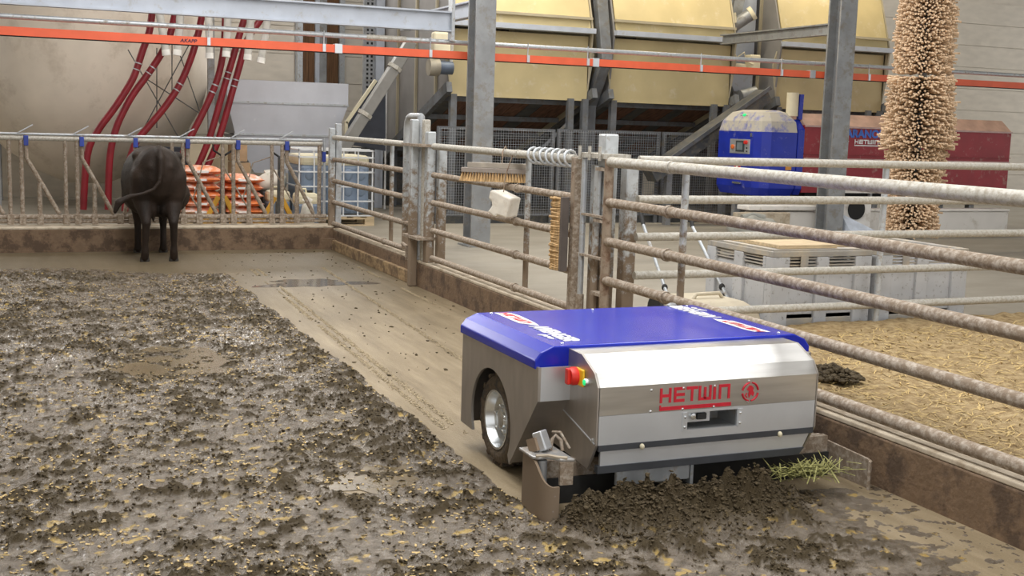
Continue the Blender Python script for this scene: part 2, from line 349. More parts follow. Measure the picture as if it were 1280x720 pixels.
# slot windows in the back wall: steel jambs with brown boards and a grey strip between
for k, (xa, xb) in enumerate(((5.02, 5.93),)):
    w = B().box(xa, xb, 22.50, 22.56, 2.2, 4.6).build('window_%d' % (k+1), bluest); tag(w, kind='structure')
    for x0, x1, mt in ((xa, xa+.1, galv), (xb-.1, xb, galv), (xa+.34, xa+.42, bluest), (xa+.42, xa+.56, greyst)):
        B().box(x0, x1, 22.38, 22.5, 2.2, 4.6).build('jamb', mt, w)
    for x0, x1 in ((xa+.1, xa+.22), (xa+.225, xa+.335), (xa+.57, xb-.11)):
        B().box(x0, x1, 22.44, 22.5, 2.2, 4.6).build('plank', woodd, w)

# ================================================================ manure, puddles, bedding
PUD = [(1.0, 8.27, .42, .62, 3), (1.52, 5.27, .30, .22, 5), (2.85, 11.95, .62, .34, 9)]
xs = np.arange(-.9, KX-.005, .0118); ys = [3.0]
while ys[-1] < 13.6: ys.append(ys[-1]+.0092+.0020*(ys[-1]-3))
ys = np.array(ys); XX, YY = np.meshgrid(xs, ys)
def manure_h(X, Y):
    edge = 2.10+.05*(fbm(X*0+4, Y*3.1, 3)-.5)*2
    left = 1-sst(edge-.05, edge+.03, X)
    farb = 12.85+.9*sst(1.6, .2, X)+.5*(fbm(X*2, Y*0+3, 3)-.5)
    left = left*(1-sst(farb-.5, farb+.3, Y))
    front = 1-sst(4.42, 4.5, Y)
    right = front*np.where(X > 2.05, 1, 0)*(1-.75*sst(3.1, 3.5, X))
    mk = np.maximum(left, right)
    c = fbm(X*3.2+7, Y*3.2, 3); d = fbm(X*14, Y*14, 4); e = fbm(X*46, Y*46, 2)
    clump = sst(.48, .70, c*.6+d*.4)
    small = sst(.57, .68, e*.7+d*.3)
    h = .005+.007*d+.022*clump*(.25+d)+(.0025+.020*clump)*(e-.5)+.008*small
    band = np.exp(-((X-(edge-.18))/.16)**2)*sst(11, 7.5, Y)
    h = h+band*.022*sst(.35, .7, d)
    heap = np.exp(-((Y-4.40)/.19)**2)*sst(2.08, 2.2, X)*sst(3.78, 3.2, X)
    heap = heap+.55*np.exp(-((Y-4.22)/.25)**2)*sst(2.2, 2.5, X)*sst(3.3, 2.9, X)  # low front of the heap; its dark colour also carries the nose's shade
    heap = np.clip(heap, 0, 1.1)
    h = h*mk+heap*(.055+.15*(d-.38)+.04*(e-.5))*mk
    for (px, py, ra, rb, sd_) in PUD[:2]:
        q = ((X-px)/ra)**2+((Y-py)/rb)**2+1.6*(fbm(X*5+sd_, Y*5, 4)-.5)
        h = h*(.30+.70*sst(.5, 1.3, q))
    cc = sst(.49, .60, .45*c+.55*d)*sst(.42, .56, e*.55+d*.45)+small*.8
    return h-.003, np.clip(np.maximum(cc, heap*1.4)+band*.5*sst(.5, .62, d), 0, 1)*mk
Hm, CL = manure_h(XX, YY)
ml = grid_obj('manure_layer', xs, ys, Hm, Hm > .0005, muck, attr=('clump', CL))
tag(ml, 'wet brown manure spread over the unscraped half of the alley', 'manure', kind='stuff')
# clods lying on it
ico = bmesh.new(); bmesh.ops.create_icosphere(ico, subdivisions=1, radius=1); iv = np.array([v.co[:] for v in ico.verts]); fi = np.array([[v.index for v in f.verts] for f in ico.faces]); ico.free()
def scatter(name, pts, sizes, m, flat=.6):
    n = len(pts); V = np.empty((n, len(iv), 3)); 
    for i in range(n):
        j = 1+rng.normal(0, .32, (len(iv), 1)); a = rng.random()*6.28; c, s = math.cos(a), math.sin(a)
        q = iv*j*sizes[i]*np.array([1.0+.5*rng.random(), .8, flat*(.7+.6*rng.random())])
        V[i, :, 0] = pts[i][0]+q[:, 0]*c-q[:, 1]*s; V[i, :, 1] = pts[i][1]+q[:, 0]*s+q[:, 1]*c; V[i, :, 2] = pts[i][2]+q[:, 2]
    F = (fi[None]+(np.arange(n)*len(iv))[:, None, None]).reshape(-1, 3)
    me = bpy.data.meshes.new(name); me.vertices.add(n*len(iv)); me.vertices.foreach_set('co', V.ravel())
    me.loops.add(F.size); me.loops.foreach_set('vertex_index', F.ravel().astype(np.int32)); me.polygons.add(len(F)); me.polygons.foreach_set('loop_start', np.arange(0, F.size, 3, dtype=np.int32))
    me.update(calc_edges=True); me.materials.append(m); me.shade_smooth()
    o = bpy.data.objects.new(name, me); COL.objects.link(o); return o
N0 = 230000
px = rng.uniform(-.85, 3.7, N0); py = 3.1+10.2*rng.random(N0)**1.25
hh, cl = manure_h(px, py)
pr_ = np.clip(cl, 0, 1)**1.2*.6+.006*(hh > .002)+.12*np.exp(-((px-1.95)/.13)**2)*(hh > .004)*(py < 10)
sel = (hh > .0015) & (rng.random(N0) < pr_) & ~((px > 3.0) & (rng.random(N0) < .8))
px, py, hh = px[sel], py[sel], hh[sel]
sz = .0024+.0075*rng.random(len(px))**2.8
tag(scatter('manure_clods', np.stack([px, py, hh+sz*.25], -1), sz, clod), 'dark crumbly manure clods scattered over the wet manure', 'manure', kind='stuff')
nh = 7000; hx = rng.uniform(2.15, 3.72, nh); hy = rng.normal(4.33, .13, nh); hz, _ = manure_h(hx, hy); kk = (hz > .02) & (hy < 4.6); hx, hy, hz = hx[kk], hy[kk], hz[kk]; hs = .003+.009*rng.random(len(hx))**2.5
tag(scatter('manure_windrow', np.stack([hx, hy, hz+hs*.2], -1), hs, clod), 'dark crumbly ridge of manure pushed up in front of the scraper', 'manure', kind='stuff')
# stray crumbs on the scraped lane
nx = 260; qx = rng.uniform(2.15, 3.8, nx); qy = rng.uniform(5.9, 14.9, nx)
tag(scatter('manure_crumbs', np.stack([qx, qy, np.full(nx, .003)], -1), .004+.010*rng.random(nx)**2, clod), 'small manure crumbs scattered on the scraped concrete lane', 'manure', kind='stuff')
def strands(name, pts, lens, wid, m, lift=.3, tri=True):
    n = len(pts); V = []; F = []
    for i in range(n):
        a = rng.random()*6.28; e = (rng.random()-.3)*lift; d = np.array([math.cos(a)*math.cos(e), math.sin(a)*math.cos(e), math.sin(e)])*lens[i]/2
        s = np.array([-math.sin(a), math.cos(a), .25])*wid/2; p = np.array(pts[i]); k = len(V)
        V += [p-d-s, p-d+s, p+d+s, p+d-s, p-np.array([0, 0, wid])]; F += [(k, k+1, k+2, k+3), (k+4, k+1, k), (k+4, k+3, k+2)]
    me = bpy.data.meshes.new(name); me.from_pydata([tuple(v) for v in V], [], F); me.materials.append(m)
    o = bpy.data.objects.new(name, me); COL.objects.link(o); return o
ns = 7000; qx = rng.uniform(-1.2, 2.1, ns*3); qy = 3.2+9*rng.random(ns*3)**1.3; h2, c2 = manure_h(qx, qy)
kk = (fbm(qx*5+50, qy*5, 3) > .52) & (h2 > .002); qx, qy, h2 = qx[kk][:ns], qy[kk][:ns], h2[kk][:ns]
tag(strands('straw_litter', np.stack([qx, qy, h2+.004], -1), .007+.018*rng.random(len(qx)), .008, strawm), 'yellow straw bits mixed into the wet manure', 'straw', kind='stuff')
n7 = 15000; lane_ = rng.integers(0, 4, n7); ty = rng.uniform(5.9, 13.2, n7); tx = np.array([2.227, 2.30, 2.92, 3.56])[lane_]+np.array([.035, .035, .055, .02])[lane_]*(ty-7)+rng.normal(0, .012, n7)
kk = fbm(tx*3, ty*1.2, 3) > .36; tx, ty = tx[kk], ty[kk]
tag(strands('straw_dust', np.stack([tx, ty, np.full(len(tx), .003)], -1), .004+.008*rng.random(len(tx)), .005, mat('straw_pale', (.42, .34, .22), .8, 0, .2, 30), .1), 'pale straw dust in wheel tracks along the scraped lane', 'straw', kind='stuff')
# puddles
puddle = mat('puddle_water', (.13, .095, .045), .22, 0, .15, 5)
PL = ['shallow brown puddle in the manure beyond the dark clods', 'small dark brown puddle in the manure beside the scraped edge', 'wet reflecting puddle on the scraped concrete lane']
for (cx, cy, ra, rb, sd_), lb in zip(PUD, PL):
    random.seed(sd_); poly = []
    for k in range(40):
        a = 2*math.pi*k/40; w = (.82 if cx > 2 else 1.05)+(.22 if cx > 2 else .12)*math.sin(3*a+sd_)+.14*math.sin(5*a+1.7*sd_)+.08*math.sin(11*a)
        poly.append((cx+ra*w*math.cos(a), cy+rb*w*math.sin(a)))
    tag(B().prism('z', poly, .0004, .0022 if cx > 2 else .0036).build('puddle', puddle if cx < 2 else mat('puddle_thin', (.13, .115, .10), .12, 0, .2, 5)), lb, 'puddle')
# straw bedding behind the kerb on the right
bx_ = np.arange(KX+.2, 9.5, .03); by_ = np.arange(2.2, 7.42, .03); BX, BY = np.meshgrid(bx_, by_)
bh = FZ+.04+.05*fbm(BX*2, BY*2, 3)+.04*fbm(BX*9, BY*9, 4)+.05*np.exp(-((BX-KX-.1)/.35)**2)
bh = bh-.09*sst(6.6, 7.3, BY)*sst(5.2, 4.6, BX)-.16*sst(6.2, 7.0, BY-.9*(BX-4.3))
tag(grid_obj('straw_bedding', bx_, by_, bh, bh > FZ-.005, bed), 'golden chopped straw bedding heaped behind the kerb', 'straw', kind='stuff')
n3 = 6000; qx = rng.uniform(KX+.22, 8, n3); qy = rng.uniform(2.3, 7.0, n3); qz = FZ+.04+.05*fbm(qx*2, qy*2, 3)+.04*fbm(qx*9, qy*9, 4)+.05*np.exp(-((qx-KX-.1)/.35)**2)+.006
kk = (6.2 > qy-.9*(qx-4.3)); qx, qy, qz = qx[kk], qy[kk], qz[kk]
tag(strands('straw_stalks', np.stack([qx, qy, qz], -1), .03+.06*rng.random(len(qx)), .006, strawm, .6), 'loose straw stalks lying on the golden bedding', 'straw', kind='stuff')
n4 = 500; a4 = rng.random(n4)*6.28; r4 = rng.random(n4)**.6; zz = .07*(1-r4)
tag(scatter('manure_heap', np.stack([4.45+.16*r4*np.cos(a4), 5.55+.2*r4*np.sin(a4), .285+zz*rng.random(n4)], -1), .008+.016*rng.random(n4), clod), 'dark manure pat lying on the straw behind the kerb', 'manure', kind='stuff')
n5 = 240
tag(strands('hay_tuft', np.stack([3.42+rng.normal(0, .10, n5), 4.40+rng.normal(0, .035, n5), .10+.05*rng.random(n5)], -1), .05+.1*rng.random(n5), .005, hay, 1.1), 'tuft of greenish hay caught in front of the scraper', 'hay', kind='stuff')

# ================================================================ manure robot
CX = 2.92
rob = thing('manure_robot', 'blue topped stainless steel manure scraping robot standing beside the kerb', 'robot', (CX, 5.1, 0))
def sx(x, s): return CX+s*x
wy, wz = 5.31, .232
arch = [(wy+.262*math.cos(t), wz+.262*math.sin(t)) for t in np.linspace(R(-25), R(206), 26)]
side = [(4.745, .612), (5.72, .612), (5.72, .125), (5.56, .12)]+arch+[(5.055, .075), (4.745, .455)]
for s in (-1, 1):
    a, b = sx(.75, s), sx(.737, s)
    B().prism('x', side, min(a, b), max(a, b)).build('side_panel', stainb, rob)
    B().box(min(sx(.737, s), sx(.575, s)), max(sx(.737, s), sx(.575, s)), 4.745, 4.757, .455, .612).build('corner_panel', stainw, rob)
    lo, hi = sorted((sx(.737, s), sx(.57, s)))
    B().prism('x', [(4.757, .456), (4.770, .456), (5.06, .10), (5.045, .085)], lo, hi).build('chamfer_panel', stainb, rob)
    # wheel
    xo = sx(.725, s); d = -s*1.0
    prof = [(.150, 0.012), (.175, .0), (.205, .004), (.222, .02), (.229, .05), (.229, .12), (.22, .155), (.19, .17), (.13, .17)]
    w = B().lathe((xo, wy, wz), [(r_, d*h) for r_, h in prof], 40, 'x', False).build('wheel', tyre, rob, 40)
    lug = B()
    for k in range(30):
        t = 2*math.pi*k/30; c = Vector((xo+d*(.045 if k % 2 else .115), wy+.228*math.cos(t), wz+.228*math.sin(t)))
        lug.bar(c-Vector((.032, 0, 0)), c+Vector((.032, 0, 0)), .03, .018, (0, math.cos(t), math.sin(t)))
    lug.build('tread_lugs', tyre, w)
    rim = B().lathe((xo, wy, wz), [(.152, d*.012), (.150, d*.004), (.140, d*.006), (.132, d*.03), (.125, d*.05), (.09, d*.052), (.085, d*.045), (.05, d*.042), (.045, d*.03), (.03, d*.028), (.001, d*.028)], 36, 'x', False).build('rim', chrome, w, 35)
    for k in range(5):
        t = 2*math.pi*k/5+.3
        B().lathe((xo+d*.045, wy+.066*math.cos(t), wz+.066*math.sin(t)), [(.011, 0), (.011, -d*.018), (.006, -d*.022)], 6, 'x').build('wheel_nut', chrome, w, 30)
B().box(CX-.737, CX+.737, 5.707, 5.72, .125, .612).build('rear_panel', stainb, rob)
B().box(CX-.56, CX+.56, 4.86, 5.70, .13, .60).build('chassis', dark, rob)
B().box(CX-.737, CX+.737, 4.78, 5.70, .58, .60).build('deck', darkst, rob)
cov = [(-.757, .600), (-.757, .640), (-.728, .676), (-.665, .703), (.665, .703), (.728, .676), (.757, .640), (.757, .600)]
lid = B().prism('y', [(CX+x, z) for x, z in cov], 4.772, 5.745).build('cover', blue, rob, bevel=.006)
tag(lid, 'glossy royal blue cover')
for x, y in ((-.60, 4.82), (.60, 4.82), (-.60, 5.70), (.60, 5.70), (0, 5.70)):
    B().lathe((CX+x, y, .703), [(.009, 0), (.009, .004), (.004, .007)], 10).build('bolt', chrome, lid, 40)
B().ell((CX+.52, 5.73, .70), .035, .02, .022).build('rear_cap', greyst, rob, 50)
# stickers on the cover: red word with white border, then white word
def stickers(s):
    o = Vector((CX+s*.565, 5.71 if s < 0 else 4.86, .7045)); rgt = Vector((0, s, 0)); up = Vector((-s, 0, 0))
    q = B().add([o+rgt*-.005+up*-.012, o+rgt*.33+up*-.012, o+rgt*.42+up*.06, o+rgt*.33+up*.075, o+rgt*.10+up*.085, o+rgt*.02+up*.07], [(0, 1, 2, 3, 4, 5)])
    q.build('sticker', white, lid, fix=False)
    hetwin(B(), o+Vector((0, 0, .0008))+rgt*.01+up*.008, rgt, up, .33, .052, .0006, False, .3).build('lettering', redp, lid)
    lettering('AVENGER', .115, white, lid, o+Vector((0, 0, .0012))+rgt*.43+up*.0, rgt, up, .004, .25, .42)
    lettering('pro', .05, white, lid, o+Vector((0, 0, .0012))+rgt*.66+up*-.045, rgt, up, .002, .25, .12)
stickers(-1); stickers(1)
# nose box
NF = 4.47
top = [(4.775, .690), (4.64, .688), (4.51, .628), (NF, .57)]
sh = B(); tk = .012
for (y0, z0), (y1, z1) in zip(top[:-1], top[1:]):
    sh.add([(CX-.58, y0, z0), (CX+.58, y0, z0), (CX+.58, y1, z1), (CX-.58, y1, z1), (CX-.58, y0+tk, z0-tk), (CX+.58, y0+tk, z0-tk), (CX+.58, y1+tk, z1-tk), (CX-.58, y1+tk, z1-tk)],
           [(3, 2, 1, 0), (4, 5, 6, 7), (0, 4, 7, 3), (1, 2, 6, 5)])
sh.build('nose_hood', stain, rob)
ox0, ox1, oz0, oz1 = 2.795, 3.06, .348, .428
f = B()
for x0, x1, z0, z1 in ((CX-.58, ox0, .31, .57), (ox1, CX+.58, .31, .57), (ox0, ox1, oz1, .57), (ox0, ox1, .31, oz0)): f.box(x0, x1, NF, NF+tk, z0, z1)
f = B()
for x0, x1, z0, z1 in ((CX-.58, CX+.58, .443, .57),): f.box(x0, x1, NF, NF+tk, z0, z1)
fp = f.build('front_panel', stain, rob)
f = B()
for x0, x1, z0, z1 in ((CX-.58, ox0, .31, .442), (ox1, CX+.58, .31, .442), (ox0, ox1, oz1, .442), (ox0, ox1, .31, oz0)): f.box(x0, x1, NF, NF+tk, z0, z1)
f.build('front_panel_lower', stainw, rob)
rec = B()
rec.box(ox0-.01, ox1+.01, NF+.16, NF+.17, oz0-.01, oz1+.01).box(ox0-.01, ox0, NF+tk, NF+.17, oz0-.01, oz1+.01).box(ox1, ox1+.01, NF+tk, NF+.17, oz0-.01, oz1+.01).box(ox0, ox1, NF+tk, NF+.17, oz1, oz1+.01).box(ox0, ox1, NF+tk, NF+.17, oz0-.01, oz0)
rec.build('recess', greyst, fp)
B().box(ox0+.005, ox0+.13, NF+.02, NF+.03, oz0+.03, oz1).build('socket_plate', stainw, fp)
so = B().box(ox0+.055, ox0+.105, NF+.004, NF+.02, oz0+.042, oz1-.008).build('charge_socket', black, fp, bevel=.004)
B().lathe((ox0+.036, NF+.02, oz0+.058), [(.014, 0), (.014, -.012), (.006, -.014)], 12, 'y').build('socket_key', chrome, fp, 40)
for x0 in (ox0-.028, ox1+.004):
    br = B().box(x0, x0+.024, NF-.004, NF, oz0-.004, oz1+.002).build('bracket', stainw, fp)
    for z in (oz0+.015, oz1-.018): B().lathe((x0+.012, NF-.004, z), [(.006, 0), (.006, -.003), (.002, -.005)], 8, 'y').build('rivet', chrome, br, 40)
for x in (2.60, 2.765, 2.93, 3.115):
    for z in (.545, .448): B().lathe((x, NF, z+(.012 if x > 3.05 else 0)), [(.006, 0), (.006, -.003), (.002, -.005)], 8, 'y').build('rivet', chrome, fp, 40)
hetwin(B(), (2.645, NF-.0005, .482), (1, 0, 0), (0, 0, 1), .37, .068, .0025).build('lettering', redp, fp)
em = B(); ec = (3.125, NF-.002, .506)
for a0 in (8, 98, 188, 278):
    em.tube([(ec[0]+.043*math.cos(R(a0+k*8)), ec[1], ec[2]+.043*math.sin(R(a0+k*8))) for k in range(10)], .0045, 6)
hp = [(-.006, -.03), (.004, -.012), (.016, -.022), (.022, -.006), (.014, .004), (.018, .016), (.006, .028), (-.004, .03), (-.012, .02), (-.02, .012), (-.014, .006), (-.006, .004), (-.010, -.012)]
em.prism('y', [(ec[0]+x, ec[2]+z) for x, z in hp], ec[1]-.001, ec[1]+.002)
em.tube([(ec[0]-.018, ec[1], ec[2]-.006), (ec[0]-.026, ec[1], ec[2]-.016), (ec[0]-.016, ec[1], ec[2]-.026)], .003, 6)
em.build('emblem', redp, fp)
B().box(CX-.575, CX+.575, NF-.004, NF+.03, .283, .309).build('dark_strip', mat('strip_dark', (.06, .065, .075), .5, .3), rob)
B().prism('y', [(CX-.56, .283), (CX+.56, .283), (CX+.525, .215), (CX-.56, .215)], NF+.006, NF+.02).build('lower_panel', stainw, rob)
B().prism('y', [(CX-.575, .215), (CX+.53, .215), (CX+.50, .182), (CX-.575, .182)], NF-.002, NF+.03).build('rubber_lip', mat('strip_dark', (.05, .055, .06), .5, .3), rob)
for x in (2.56, 3.30): B().ell((x, NF-.01, .292), .012, .012, .014, 8, 6).build('marker_knob', cream, rob, 60)
ns_ = [(4.785, .690), (4.64, .688), (4.51, .628), (NF, .57), (NF, .31), (4.545, .185), (4.95, .215), (4.86, .43), (4.80, .46)]
for s in (-1, 1):
    a, b = sorted((sx(.588, s), sx(.577, s)))
    sp = B().prism('x', ns_, a, b).build('nose_cheek', stainb, rob)
    if s < 0:
        B().bar((a-.002, 4.85, .405), (a-.002, NF+.01, .315), .004, .005).build('seam', stainw, sp)
        for y, z in ((4.80, .42), (NF+.03, .33)): B().lathe((a, y, z), [(.007, 0), (.007, -.004), (.002, -.006)], 8, 'x').build('rivet', chrome, sp, 40)
        B().box(a-.014, a, 4.595, 4.68, .545, .625).build('switch_plate', yelp, sp, bevel=.01)
        B().lathe((a-.014, 4.665, .585), [(.042, 0), (.042, -.02), (.036, -.034)], 24, 'x').build('switch_ring', red, sp, 40)
        B().box(a-.062, a-.045, 4.648, 4.682, .548, .622).build('switch_knob', red, sp, bevel=.006)
        B().lathe((a, 4.57, .575), [(.018, 0), (.018, -.014), (.015, -.018)], 16, 'x').build('button_ring', chrome, sp, 40)
        B().ell((a-.018, 4.57, .575), .006, .014, .014, 10, 6).build('green_button', green, sp, 60)
# scraper blade and end shoes
B().box(2.16, 3.74, 4.66, 4.70, .015, .20).build('scraper_blade', galvd, rob)
B().box(2.16, 3.74, 4.645, 4.658, .0, .12).build('rubber_blade', black, rob)
B().box(2.46, 2.84, 4.50, 4.525, .105, .18).build('lever_arm', galv, rob, bevel=.005)
B().tube([(2.52, 4.55, .12), (2.66, 4.53, .115), (2.74, 4.54, .09)], .014, 8).build('hose', greyst, rob, 50)
B().box(2.845, 2.86, 4.50, 4.56, .08, .185).build('lever_pin', galv, rob)
def curved_wall(plan, z0, z1, th):
    b = B(); n = len(plan); P = [Vector((x, y, 0)) for x, y in plan]; v = []
    for i, p in enumerate(P):
        d = (P[min(i+1, n-1)]-P[max(i-1, 0)]).normalized(); nr = Vector((-d.y, d.x, 0))
        zt = z1[i] if isinstance(z1, list) else z1
        for q, z in ((p, z0), (p+nr*th, z0), (p+nr*th, zt), (p, zt)): v.append((q.x, q.y, z))
    f = [(i*4+k, i*4+(k+1) % 4, i*4+4+(k+1) % 4, i*4+4+k) for i in range(n-1) for k in range(4)]+[(3, 2, 1, 0), tuple(4*(n-1)+k for k in range(4))]
    return b.add(v, f)
sq = lambda pl: [(2.055+(x-2.02)*.62, y+.005) for x, y in pl]
shoe = curved_wall(sq([(2.03, 4.64), (2.02, 4.53)]+[(2.115+.095*math.cos(R(a_)), 4.50+.095*math.sin(R(a_))) for a_ in range(180, 276, 12)]+[(2.15, 4.405)]), .0, [.262, .262, .255, .24, .218, .195, .178, .168, .162, .16, .16, .16], .012).build('shoe', galvx, rob, 40)
B().prism('z', sq([(2.01, 4.66), (2.01, 4.51), (2.05, 4.488), (2.10, 4.492), (2.14, 4.47), (2.17, 4.435), (2.27, 4.42), (2.27, 4.66)]), .262, .275).build('shoe_top', mat('shoe_steel', (.42, .42, .42), .4, .6, .2, 12, dirt=(.28, .23, .18), damt=.25), shoe, bevel=.004)
B().prism('z', sq([(2.165, 4.425), (2.262, 4.42), (2.262, 4.435), (2.165, 4.44)]), .16, .261).build('shoe_flange', galvd, shoe)
B().tube([(2.095, 4.51, .02), (2.095, 4.51, .255)], .022, 12).build('shoe_roller', greyst, shoe, 40)
B().tube([(x, y, .278) for x, y in sq([(2.03, 4.50), (2.08, 4.495), (2.12, 4.49), (2.17, 4.45), (2.22, 4.43)])], .008, 6).build('weld_bead', mat('muck_pale', (.42, .36, .28), .8), shoe, 50)
B().bar((2.135, 4.57, .28), (2.115, 4.60, .36), .055, .05).build('hinge_block', stainw, rob, bevel=.006)
B().bar((2.09, 4.58, .276), (2.08, 4.60, .33), .02, .05).build('hinge_plate', mat('shoe_rust', (.30, .22, .15), .7), rob)
B().tube([(2.165, 4.58, .276), (2.175, 4.585, .325), (2.19, 4.585, .34), (2.21, 4.57, .32), (2.21, 4.55, .276)], .008, 8).build('spring_loop', galvd, rob, 50)
B().tube([(2.20, 4.64, .34), (2.225, 4.61, .345), (2.25, 4.56, .28)], .007, 8).build('spring_loop', galvd, rob, 50)
rs = curved_wall([(3.80, 5.0), (3.80, 4.42), (3.795, 4.385), (3.775, 4.37)], .0, [.165, .145, .14, .14], -.014).build('shoe', galvd, rob, 40)
B().box(3.50, 3.79, 4.74, 4.80, .10, .175).build('shoe_arm', galvd, rs, bevel=.006)
B().box(3.48, 3.60, 4.70, 4.84, .165, .185).build('shoe_top', galvd, rs, bevel=.004)

# ================================================================ cow
cow = thing('cow', 'dark brown cow standing with its rump turned, tail swung aside, at the feed fence', 'cow', (1.55, 14.05, 0))
c = B()
def chain(pts, n=12):
    P = [Vector(p[:3]) for p in pts]; rr = [p[3] for p in pts]
    c.tube(P, rr, n)
    for p, q in zip(P, rr): c.ell(p, q, q, q, 12, 8)
trunk = [(-.20, 1.10, .05, .07), (-.17, 1.08, .14, .17), (-.10, 1.03, .235, .27), (.0, 1.00, .285, .325), (.14, .975, .30, .35), (.32, .93, .345, .395), (.52, .90, .375, .425), (.70, .90, .36, .42), (.86, .92, .30, .40), (1.0, .95, .24, .35), (1.12, 1.0, .17, .26), (1.26, 1.0, .12, .19), (1.45, .93, .10, .15), (1.6, .85, .10, .13), (1.75, .72, .075, .10), (1.86, .60, .055, .07)]
NT = 24; v = []
for y, z, w_, h_ in trunk:
    for k in range(NT):
        t = 2*math.pi*k/NT; cs, sn = math.cos(t), math.sin(t)
        ex = .85
        v.append((w_*math.copysign(abs(cs)**ex, cs), y, z+h_*math.copysign(abs(sn)**(ex if sn < 0 else 1.05), sn)))
c.add(v, [(i*NT+k, i*NT+(k+1) % NT, (i+1)*NT+(k+1) % NT, (i+1)*NT+k) for i in range(len(trunk)-1) for k in range(NT)]+[tuple(reversed(range(NT))), tuple(range((len(trunk)-1)*NT, len(trunk)*NT))])
c.ell((.03, .55, .74), .40, .42, .27, 18, 10)
for s in (-1, 1):
    chain([(s*.15, .02, .98, .17), (s*.165, .06, .80, .155), (s*.165, .05, .68, .115), (s*.155, -.03, .55, .075), (s*.15, -.085, .46, .056), (s*.155, -.07, .38, .046), (s*.16, -.03, .2, .040), (s*.16, -.012, .11, .047), (s*.163, .015, .05, .05)])
    chain([(s*.16, .86, .78, .13), (s*.16, .90, .60, .085), (s*.15, .93, .42, .055), (s*.15, .93, .30, .042), (s*.15, .92, .13, .042), (s*.15, .94, .05, .05)])
    c.ell((s*.225, .13, 1.21), .06, .09, .06); c.ell((s*.10, -.15, 1.10), .055, .05, .06)
    c.ell((s*.07, .10, .60), .075, .13, .11)
    for yy in (.03, .16): chain([(s*.055, yy, .52, .02), (s*.058, yy, .455, .014)], 8)
    c.ell((s*.14, 1.62, .92), .07, .035, .03)
chain([(0, -.06, 1.30, .05), (0, -.15, 1.27, .045), (0, -.215, 1.19, .036), (.0, -.225, 1.05, .03), (-.02, -.23, .93, .027), (-.08, -.235, .85, .025), (-.2, -.24, .80, .023), (-.34, -.24, .77, .03), (-.46, -.23, .70, .045), (-.5, -.23, .60, .03)], 10)
tmp = c.build('body', cowm, cow, local=True, fix=False)
rm = tmp.modifiers.new('r', 'REMESH'); rm.mode = 'VOXEL'; rm.voxel_size = .017
sm = tmp.modifiers.new('s', 'SMOOTH'); sm.iterations = 7; sm.factor = .5
dg = bpy.context.evaluated_depsgraph_get(); nm = bpy.data.meshes.new_from_object(tmp.evaluated_get(dg)); tmp.modifiers.clear(); tmp.data = nm; nm.shade_smooth()
for s in (-1, 1):
    for yb in (.025, .95):
        for k in (-1, 1):
            xx = (.163 if yb < .5 else .15)*s+k*.024
            B().lathe((xx, yb, 0), [(.030, 0), (.032, .012), (.026, .05), (.015, .062)], 12).build('hoof', hoof, cow, 50, local=True)

# ================================================================ tube fences
RZ = (.33, .61, .89, 1.17, 1.455)
def ycurve(y0, y1, z, x=3.9, n=2): return [(x, y0+(y1-y0)*k/(n-1), z) for k in range(n)]
def panel(label, y0, y1, uprights, zs=RZ, r=.03):
    p = thing('tube_fence', label, 'fence', (3.9, (y0+y1)/2, .272))
    for i, z in enumerate(zs):
        mt = galvt if i == len(zs)-1 else galvd
        rl = B().tube(ycurve(y0, y1, z, 3.9+(0.0)), r*(1.1 if i == len(zs)-1 else 1), 14).build('rail', mt, p, 40)
        for yu in uprights:
            if y0 < yu+.12 < y1: B().tube([(3.9, yu+.10, z), (3.9, yu+.13, z)], r*1.28, 12).build('sleeve', mt, rl, 40)
    for yu in uprights:
        B().tube([(3.945, yu, zs[0]), (3.945, yu, zs[-1])], .024, 12).build('upright', galvx, p, 40)
    return p
pA = panel('five rail tube fence panel running from the bent hoop post to the feed fence corner', 12.1, 15.2, (12.78,))
B().tube([(3.9, 12.12, .33), (3.9, 12.12, 1.62), (3.9, 12.10, 1.69), (3.9, 12.05, 1.735), (3.9, 11.98, 1.75), (3.9, 11.66, 1.75)], .036, 14).build('hoop', galvx, pA, 45)
B().tube([(3.93, 12.0, .55), (3.93, 12.0, 1.45)], .026, 10).build('end_rod', galv, pA, 45)
for z in (1.455, .62): B().box(3.86, 3.96, 11.92, 12.17, z-.012, z+.012).build('clip', galvd, pA)
B().tube([(3.84, 12.02, .40), (3.84, 11.86, .38), (3.84, 11.86, .24)], .02, 8).build('drop_pin', galvd, pA, 40)
pB = panel('five rail gate panel carrying the broom, the salt block and the spring', 8.0, 11.22, (8.96,))
B().box(3.87, 3.93, 7.93, 8.0, .30, 1.47).build('end_stile', galvd, pB, bevel=.006)
B().box(3.865, 3.875, 7.93, 7.975, .95, 1.36).build('wear_strip', rustd, pB)
pC = panel('five rail gate panel in front of the straw bedding, passing over the robot', .6, 7.42, (6.475, 3.2), r=.0335)
B().tube([(3.9, 7.44, .30), (3.9, 7.44, 1.475)], .034, 14).build('end_stile', rustd, pC, 40)
for z in (1.40, 1.03, .5):
    B().box(3.87, 3.93, 7.44, 7.60, z-.012, z+.012).build('latch_bar', galvd, pC)
